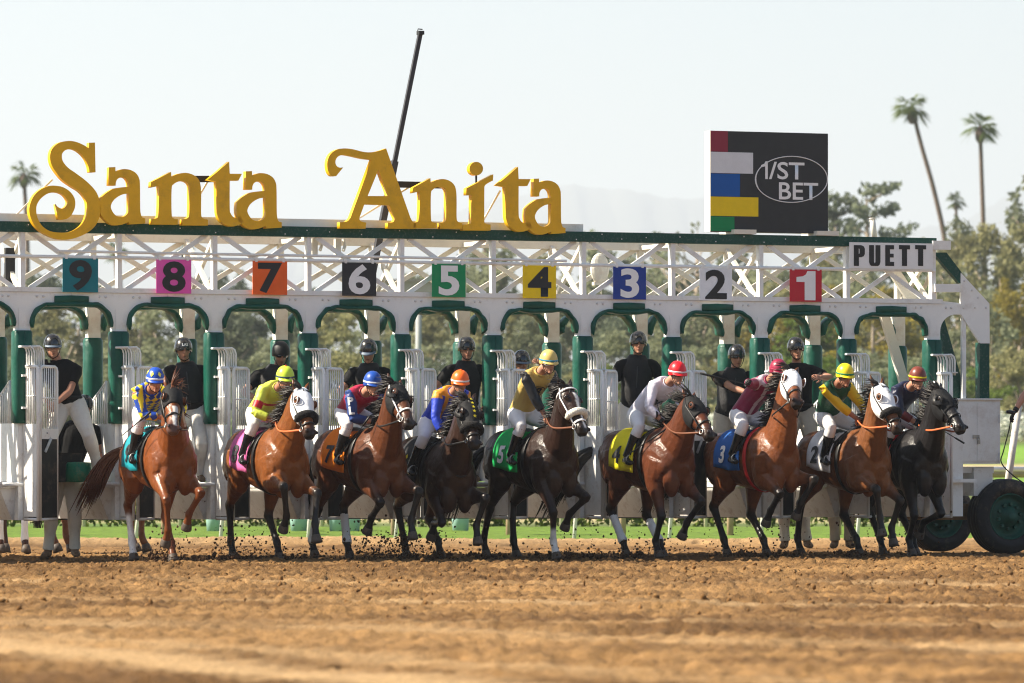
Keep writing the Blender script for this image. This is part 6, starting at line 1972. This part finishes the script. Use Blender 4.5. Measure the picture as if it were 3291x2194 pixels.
for H, S, js in zip(HORSES, HS, JS):
    root = empty('person', (H.Xo, H.Yo, 0), H.psi - math.pi / 2)
    tag(root, js['label'], 'jockey', 'jockeys on the racehorses')
    hd = H.by_x(js['helm'][0], js['helm'][1] + 8, .44)
    dz = S.get('dz', 0)
    bt = H.bt
    pel = bt(-.24, 0, 1.77)
    pel.y = hd.y * .35
    f = V(.96, -.16 + S.get('jturn', 0), -.28)
    nek = hd + V(-.15, 0, -.095)
    ax = V(0.06, 1, 0).normalized()
    shc = nek.lerp(pel, .15)
    J = dict(pel=pel, neck=nek, head=hd, face=f, shL=shc + ax * .165, shR=shc - ax * .165)
    nk = H.neck
    d = (nk[2] - nk[1]).normalized(); up = H.nside.cross(d)
    if up.dot(V(-.5, 0, 1)) < 0: up = -up
    hb = nk[1].lerp(nk[2], .30) + up * (H.nb[1] * .86)
    for s, q in (('L', 1), ('R', -1)):
        hdp = hb + V(-.02, .075 * q, .035)
        if js.get('whip') and s == 'R':
            hdp = H.by_x(1716, 876, .62)
        el, hn = ik(J['sh' + s], hdp, .275, .265, V(-.25, q * .9, -.45))
        J['el' + s], J['ha' + s] = el, hn
        J['pn' + s] = V(0, -q * .7, -.6)
        J['hip' + s] = pel + V(.02, .085 * q, -.03)
        an = bt(.0, .335 * q, 1.25); an.z += .0
        kn, an = ik(J['hip' + s], an, .395, .385, V(1, .25 * q, .2))
        J['kn' + s], J['an' + s] = kn, an
        J['toe' + s] = an + V(.15, .03 * q, -.07)
    st = dict(js); st.update(scale=.93, hs=.98, pants=M['pants_white'], riding=True, trouser_to=1.3, trouser_inf=.013, curlL=1.25, curlR=1.25, arch=.035, collar_mat=pmat('silk_collar', js['silks']['torso'], .5), belly=0.0,
              skin=rng.choice([(.40, .18, .11), (.33, .15, .09), (.46, .23, .15)]))
    st['gloves'] = M['white_cloth'] if js.get('glove') == 'white' else (None if js.get('bare') else M['glove'])
    res = build_person('person', root, J, st)
    pw = M['black_sign'] if js.get('text', ('', ''))[0] != 'PL' else M['white_sign']
    if js.get('text'):
        tx, where = js['text']
        sm_ = res['shirt'].data
        if where == 'arm':
            for ch, q in zip(tx, (.32, .72)):
                c = J['shR'].lerp(J['elR'], q)
                nrm = V(.75, -.65, .1)
                decal('lettering', text_mesh(ch, .12, .006), sm_, c, nrm, -(J['elR'] - J['shR']), pw, res['shirt'], .004, .02)
        elif where == 'chest':
            c = pel.lerp(nek, .62)
            nrm = (res['fwd'] + V(.4, -.2, 0)).normalized()
            decal('lettering', text_mesh(tx, .15, .006, shear=.25), sm_, c, nrm, res['sp'], pw, res['shirt'], .004, .02)
            ov = [[(.115 * math.cos(q), .085 * math.sin(q)) for q in np.linspace(0, 6.283, 40, endpoint=False)], [(.104 * math.cos(q), .074 * math.sin(q)) for q in np.linspace(0, 6.283, 40, endpoint=False)]]
            decal('emblem_ring', poly_mesh(ov, 0, 'ring'), sm_, c, nrm, res['sp'], pw, res['shirt'], .004, .02)
        else:
            c = pel.lerp(nek, .5)
            nrm = (res['fwd'] + V(.4, -.3, 0)).normalized()
            decal('chevrons', text_mesh(tx, .13, .006), sm_, c, nrm, res['sp'], pw, res['shirt'], .004, .02)
    # reins (part of the horse's bridle)
    rm = {'orange': M['rein_orange'], 'brown': M['leather_brown']}.get(S.get('rein'), M['leather_black'])
    for s, q in (('L', 1), ('R', -1)):
        tgt = J['ha' + s] if not (js.get('whip') and s == 'R') else H.neck[2] + V(0, -.16, .05)
        b = H.bit[q]
        mid = b.lerp(tgt, .5) + V(0, .10 * q, -.06)
        MB().loft([tuple(p) + (.011, .006) for p in catmull([tuple(b), tuple(mid), tuple(tgt + (tgt - b).normalized() * .03)], 5)], (0, 0, 1), 8).build('rein', rm, H.root, True)
        # stirrup
        a = J['an' + s]; tp = V(a.x + .09, a.y, a.z - .075)
        MB().ring([tp + V(0, .055 * math.cos(w), .045 + .055 * math.sin(w)) for w in np.linspace(0, 6.283, 16, endpoint=False)], .006, 6, side=(1, 0, 0)).build('stirrup', M['steel'], H.root, True)
        MB().tube([tp + V(0, 0, .10), on_trunk(H, .09, R(40 * q), .05)], .008, 6).build('stirrup_leather', M['leather_black'], H.root, True)
    if js.get('whip'):
        p0, p1 = H.by_x(1722, 884, .66), H.by_x(1608, 857, .55)
        wroot = MB().tube([p0, p0.lerp(p1, .55), p0.lerp(p1, .6), p1], [.006, .006, .013, .013], 8).build('whip', M['leather_black'], None, True)
        wroot.location = root.location; wroot.rotation_euler = root.rotation_euler
        tag(wroot, 'black riding whip held out level by the maroon jockey', 'whip')
def whip_at(H, a, b, label):
    p0, p1 = H.by_x(a[0], a[1], a[2]), H.by_x(b[0], b[1], b[2])
    o = MB().tube([p0, p0.lerp(p1, .35), p0.lerp(p1, .4), p1], [.011, .011, .006, .005], 8).build('whip', M['leather_black'], None, True)
    o.location = (H.Xo, H.Yo, 0); o.rotation_euler.z = H.psi - math.pi / 2
    tag(o, label, 'whip', 'riding whips')
whip_at(HORSES[0], (346, 946, .62), (280, 1000, .2), 'thin black whip crossing the thigh of the diamond-silks jockey')
whip_at(HORSES[2], (850, 955, .62), (806, 1015, .3), 'thin black whip under the hand of the PL jockey')
whip_at(HORSES[5], (1530, 985, .55), (1440, 1045, .1), 'black whip along the boot of the white-silks jockey')
whip_at(HORSES[8], (2215, 1018, .9), (2160, 985, .7), 'dark whip sticking out below the black horse muzzle')

# ------------------------------------------------------------------ gate handlers
def WK(px, py, Y):
    return PX(px * K, py * K, Y)
def handler(label, head, hipx, hipy, v, look=(0, 0), armR=None, armL=None, feet=None, footpy=1108, pants='pants_cream', shade=None, vest=True, stub=0.0, wide=1.0, belly=.02, skin=SKIN, helmet='helmet_black', peak_mat=None, long=False, sh_off=0.0, long_mat=None, spread=.12, ground=False, gloves=None):
    u = gu(head[0] * K, v)
    Y = GY + u * gs + v * gc
    hd = WK(head[0], head[1] + 5, Y)
    pel = WK(hipx, hipy, Y + .05)
    footz = 0.0 if ground else 0.893
    nek = hd + (pel - hd).normalized() * .155 + V(0, .03, 0)
    f = V(math.sin(R(look[0])), -math.cos(R(look[0])), math.tan(R(look[1])))
    shax = V(math.cos(R(look[0] * .35)), math.sin(R(look[0] * .35)), sh_off).normalized()     # image right = person's left
    shc = nek.lerp(pel, .21)
    J = dict(pel=pel, neck=nek, head=hd, face=f, shL=shc + shax * .195 * wide, shR=shc - shax * .195 * wide)
    arms = {'R': armR, 'L': armL}
    for s, q in (('L', 1), ('R', -1)):
        a = arms[s]
        if a is None:
            tgt = J['sh' + s] + V(.11 * q, -.10, -.50)
        else:
            tgt = WK(a[0], a[1], Y - (a[2] if len(a) > 2 else .15))
        el, hn = ik(J['sh' + s], tgt, .295, .265, V(q * 1.0, .3, -.2))
        J['el' + s], J['ha' + s] = el, hn
        J['pn' + s] = V(-q * .6, .2, -.4)
        J['hip' + s] = pel + V(.09 * q, 0, -.03)
        if feet and feet[0 if s == 'L' else 1]:
            fx = feet[0 if s == 'L' else 1]
            an = WK(fx[0], fx[1], Y); an.z = max(an.z, footz) + .08
        else:
            an = V(pel.x + spread * q, Y + .05, footz + .085)
        kn, an2 = ik(J['hip' + s], an, .44, .43, V(.15 * q, -1, .1))
        J['kn' + s], J['an' + s] = kn, an2
        J['toe' + s] = an2 + V(.04 * q, -.16, -.055)
    base = V((J['anL'].x + J['anR'].x) / 2, Y, footz)
    root = empty('person', base)
    for k in list(J):
        if k not in ('face', 'pnL', 'pnR'): J[k] = J[k] - base
    tag(root, label, 'handler', 'gate handlers in black shirts')
    st = dict(scale=1.0, pants=M[pants], boots=M['boot_brown'], long=long, vest=vest, stubble=stub, wide=wide, belly=belly, skin=skin, helmet=M[helmet], belt=True, peak=peak_mat is not None, shirt_mat=M['tee'], trouser_inf=.022, curlL=.6, curlR=.6, gloves=gloves)
    if peak_mat: st['peak_mat'] = M[peak_mat]
    res = build_person('person', root, J, st)
    return root, J, res
M['peak_blue'] = pmat('blue_grey_peak', (.12, .16, .22), .5)
hA = handler('handler in black shirt and white trousers straddling the leftmost stall', (121, 790), 158, 925, .30, look=(10, -6), armR=(112, 925, .2), armL=(126, 928, .25), feet=((226, 1092), (118, 1092)), pants='pants_cream', vest=False, sh_off=-.12, peak_mat='peak_blue')
hB = handler('handler with LAS on his helmet behind the diamond-silks jockey', (421, 797), 438, 938, .35, look=(14, -2), armL=(486, 945, .1), armR=(372, 950, .1), stub=.3)
sm = text_mesh('LAS', .045, .001)
decal('helmet_lettering', sm, hB[2]['helmet'].data, hB[2]['hp'](0, .06, .055), hB[2]['f'], hB[2]['u'], M['white_sign'], hB[2]['helmet'], .002, .02)
handler('broad bearded handler leaning over the lime jockey', (645, 806), 618, 955, .35, look=(12, -22), armR=(588, 915, .35), armL=(690, 915, .35), stub=.5, wide=1.15, belly=.05, helmet='helmet_matt', pants='pants_khaki')
handler('handler in peaked helmet bending behind the PL jockey', (846, 800), 850, 950, .35, look=(-6, -22), armR=(806, 920, .3), armL=(896, 915, .3), peak_mat='peak_blue')
handler('handler in sunglasses behind the orange-capped jockey', (1072, 795), 1066, 940, .35, look=(10, -4), armR=(1016, 925, .2), armL=(1118, 930, .2), stub=.15)
handler('handler raising his hand behind the gold-silks jockey', (1198, 826), 1185, 968, .45, look=(16, -10), armL=(1243, 836, .25), armR=(1172, 960, .2), skin=(.32, .15, .09), peak_mat='peak_blue')
handler('tall handler in long black sleeves and cream trousers between stalls 4 and 3', (1466, 782), 1458, 935, .35, look=(4, -2), armR=(1388, 948, .15), armL=(1534, 930, .15), stub=.25, long=False)
handler('handler reaching for the maroon jockey with both arms', (1692, 812), 1678, 950, .35, look=(12, -12), armL=(1772, 900, .45), armR=(1745, 915, .45), belly=.06, wide=1.08, pants='pants_khaki')
handler('young handler stretching out his left hand at stall 1', (1828, 795), 1836, 945, .35, look=(14, -4), armL=(1882, 866, .35), armR=(1806, 945, .2), stub=.15, long=False, vest=False, pants='pants_khaki')
handler('handler standing on the dirt inside stall 9 in muddy khaki trousers', (194, 929), 150, 1090, .55, look=(30, -10), armR=(150, 1060, .1), armL=(205, 1075, .1), feet=((172, 1278), (110, 1282)), ground=True, vest=False, pants='pants_cream')
handler('person in cream trousers whose legs show under stall 1', (1815, 945), 1815, 1080, 1.6, ground=True, pants='pants_cream', feet=((1855, 1268), (1803, 1265)))
handler('person in khaki trousers whose legs show right of stall 1', (1925, 945), 1930, 1080, 1.7, ground=True, pants='pants_khaki', feet=((1950, 1258), (1918, 1262)))

# person at the right edge whose gloved hand reaches in
hr = handler('person beyond the right edge reaching in with a black-gloved hand', (2425, 800), 2420, 985, -1.0, look=(-40, -5), armR=(2326, 952, .1), ground=True, pants='pants_khaki', feet=((2440, 1290), (2400, 1290)), gloves=M['glove'])
M['cable'] = pmat('black_cable', (.02, .02, .02), .5)
Yh = GY + gu(2400 * K, -1.0) * gs - gc
rc = empty('hand_remote', WK(2322, 948, Yh - .12)); tag(rc, 'black hand control with a hanging cable at the right edge', 'remote control')
part('grip', MB().loft([(-.055, 0, .012, .022, .02), (0, 0, .01, .026, .024), (.05, 0, -.01, .022, .02)], (0, 1, 0), 12, 2), 'black', rc, True)
part('button_face', MB().ell((-.058, 0, .012), (.006, 0, 0), (0, .017, 0), (0, 0, .017), 10, 6), 'steel', rc, True)
b0 = WK(2322, 948, Yh - .12)
part('cable', MB().tube(catmull([tuple(WK(2322, 955, Yh - .12) - b0), tuple(WK(2318, 985, Yh) - b0), tuple(WK(2305, 1035, Yh) - b0), tuple(WK(2300, 1062, Yh) - b0), tuple(WK(2325, 1090, Yh) - b0), tuple(WK(2360, 1115, Yh) - b0)], 5), .008, 6), M['cable'], rc, True)
pp = MB().tube([WK(2305, 1180, Yh + 3), WK(2340, 930, Yh + 3)], .045, 10)
o = pp.build('leaning_post', pmat('peeling_white_post', (.62, .58, .52), .8, noise=.15, dirt=(.2, .15, .1), dirt_amt=.9, dscale=9), None, True); tag(o, 'peeling white post leaning at the right edge above the wheel', 'post')

# ------------------------------------------------------------------ lead ponies standing behind the gate (legs show below it)
def pony(px, v, coat, wraps, label, yaw):
    S = dict(num='0', yaw=20, chest=px, v=v, poll=(px + 70, 960), muz=(px + 95, 1040), coat=coat)
    u_ = gu(px * K, v); Y = GY + u_ * gs + v * gc
    X = (px * K - CX) / F * Y
    root = empty('lead_pony', (X, Y, 0), R(yaw))
    tag(root, label, 'horse', 'lead ponies behind the gate')
    mb = MB()
    mb.loft([(x, 0, z - .08, a, b) for x, z, a, b in TRUNK], (0, 1, 0), 16, 2)
    mb.loft([(.3, 0, 1.18, .18, .3), (.55, 0, 1.25, .14, .25), (.85, 0, 1.33, .1, .17), (1.05, 0, 1.36, .08, .12)], (0, 1, 0), 14, 2)
    mb.loft([(1.0, 0, 1.42, .06, .06), (1.1, 0, 1.36, .09, .12), (1.25, 0, 1.2, .08, .10), (1.4, 0, 1.02, .055, .07), (1.45, 0, .96, .04, .04)], (0, 1, 0), 12, 2)
    bones = [(V(-.7, 0, 1.2), V(.6, 0, 1.2), .3, coat, coat), (V(.4, 0, 1.2), V(1.4, 0, 1.1), .12, coat, coat)]
    for fx, s in ((.42, 1), (.36, -1)):
        mb.loft([(fx - .02, .15 * s, 1.1, .1, .16), (fx, .16 * s, .9, .075, .1), (fx, .16 * s, .65, .055, .062), (fx, .16 * s, .5, .052, .056), (fx, .15 * s, .35, .036, .042), (fx, .15 * s, .2, .044, .048), (fx + .05, .15 * s, .09, .046, .05)], (0, 1, 0), 12, 2)
        bones.append((V(fx, .16 * s, 1), V(fx, .15 * s, .1), .05, coat, tuple(c * .5 for c in coat)))
        MB().loft([(fx + .045, .15 * s, .10, .048, .05), (fx + .06, .15 * s, .06, .058, .062), (fx + .075, .15 * s, 0.0, .064, .068)], (0, 1, 0), 12).build('hoof', M['hoof'], root, True)
        if wraps: MB().loft([(fx, .15 * s, .45, .045, .05), (fx, .15 * s, .3, .043, .05), (fx, .15 * s, .19, .052, .056), (fx + .02, .15 * s, .15, .048, .05)], (0, 1, 0), 12, 2).build('leg_wrap', M['white_cloth'], root, True)
    for fx, s in ((-.60, 1), (-.70, -1)):
        mb.loft([(-.5, .13 * s, 1.2, .14, .24), (-.42, .17 * s, .93, .10, .15), (fx + .05, .17 * s, .68, .055, .075), (fx, .16 * s, .52, .05, .066), (fx + .02, .15 * s, .35, .036, .044), (fx + .03, .15 * s, .2, .044, .05), (fx + .08, .15 * s, .09, .046, .05)], (0, 1, 0), 12, 2)
        bones.append((V(fx, .16 * s, .7), V(fx, .15 * s, .1), .05, coat, tuple(c * .5 for c in coat)))
        MB().loft([(fx + .075, .15 * s, .10, .048, .05), (fx + .09, .15 * s, .06, .058, .062), (fx + .105, .15 * s, 0.0, .064, .068)], (0, 1, 0), 12).build('hoof', M['hoof'], root, True)
    me = remesh(mb, 'body', .018, 4)
    color_mesh(me, bones, None, 5)
    link('body', me, M['coat'], root)
    tl = MB(); rg = random.Random(int(px))
    for k in range(30):
        y0 = rg.uniform(-.06, .06)
        tl.tube([(-.80, y0 * .4, 1.25), (-.93, y0 * .8, 1.0), (-.92, y0, .6), (-.90 + rg.uniform(-.05, .05), y0 * 1.2, .3)], [.015, .016, .012, .003], 5, k=2)
    tl.build('tail', hair_mat(BLACK), root, True)
pony(10, 5.5, (.10, .035, .016), True, 'dark pony with white leg wraps behind the leftmost stall', -70)
pony(245, 6.0, (.26, .10, .04), False, 'tan pony whose legs show below stall 9', -10)

# ------------------------------------------------------------------ flying dirt
fp = []
rs = np.random.RandomState(5)
for H in HORSES:
    for key, (kn, fet, cor, tgt) in H.legs.items():
        wpt = H.root.matrix_basis @ tgt
        n_ = 55 if tgt.z < .12 else 35
        for k in range(n_):
            r_ = abs(rs.normal()) * .20
            a = rs.rand() * 6.28
            hgt = abs(rs.normal()) * (.10 if tgt.z < .12 else .20)
            fp.append((wpt.x + math.cos(a) * r_ - .04, wpt.y + math.sin(a) * r_ * 1.5 + .1, max(.01, wpt.z * (.3 if tgt.z > .12 else 0) + hgt)))
for k in range(380):
    H = HORSES[rs.randint(9)]
    fp.append((H.Xo + rs.normal() * .6, H.Yo + rs.normal() * .4, abs(rs.normal()) * .42 + .02))
for px, n_, sp in ((905, 620, .18), (850, 260, .15), (935, 300, .12), (545, 260, .11), (1010, 220, .15), (410, 240, .11), (610, 180, .15), (1340, 140, .22), (1490, 160, .22), (1720, 120, .2)):
    p = WK(px, 1270, 65.3); yc = GY + p.x * .41 - 1.7
    for k in range(n_):
        q = abs(rs.normal())
        fp.append((p.x + rs.normal() * sp, yc + rs.normal() * .35, .01 + abs(rs.normal()) * .17))
M['flying'] = pmat('dark_flying_dirt', (0.065, 0.036, 0.02), .95, spec=.1, noise=.4, nscale=14)
o = link('flying_dirt', clod_mesh('flying_dirt', np.array(fp), 9, .002, .016), M['flying']); tag(o, 'dark dirt kicked up around the hooves', 'dirt', kind='stuff')
# churned heaps under the hooves
hp_ = []
for px in (420, 555, 690, 990, 1275, 1330, 1120, 1430, 1690, 1790, 1960):
    p = WK(px, 1275, 65.4)
    for k in range(60):
        r_ = abs(rs.normal())
        hp_.append((p.x + rs.normal() * .16, GY + p.x * .41 - 1.6 + rs.normal() * .3, max(0, .05 - .03 * r_) + rs.rand() * .03))
o = link('churned_earth', clod_mesh('churned_earth', np.array(hp_), 19, .006, .034), M['flying']); tag(o, 'dark heaps of churned earth under the running horses', 'dirt', kind='stuff')
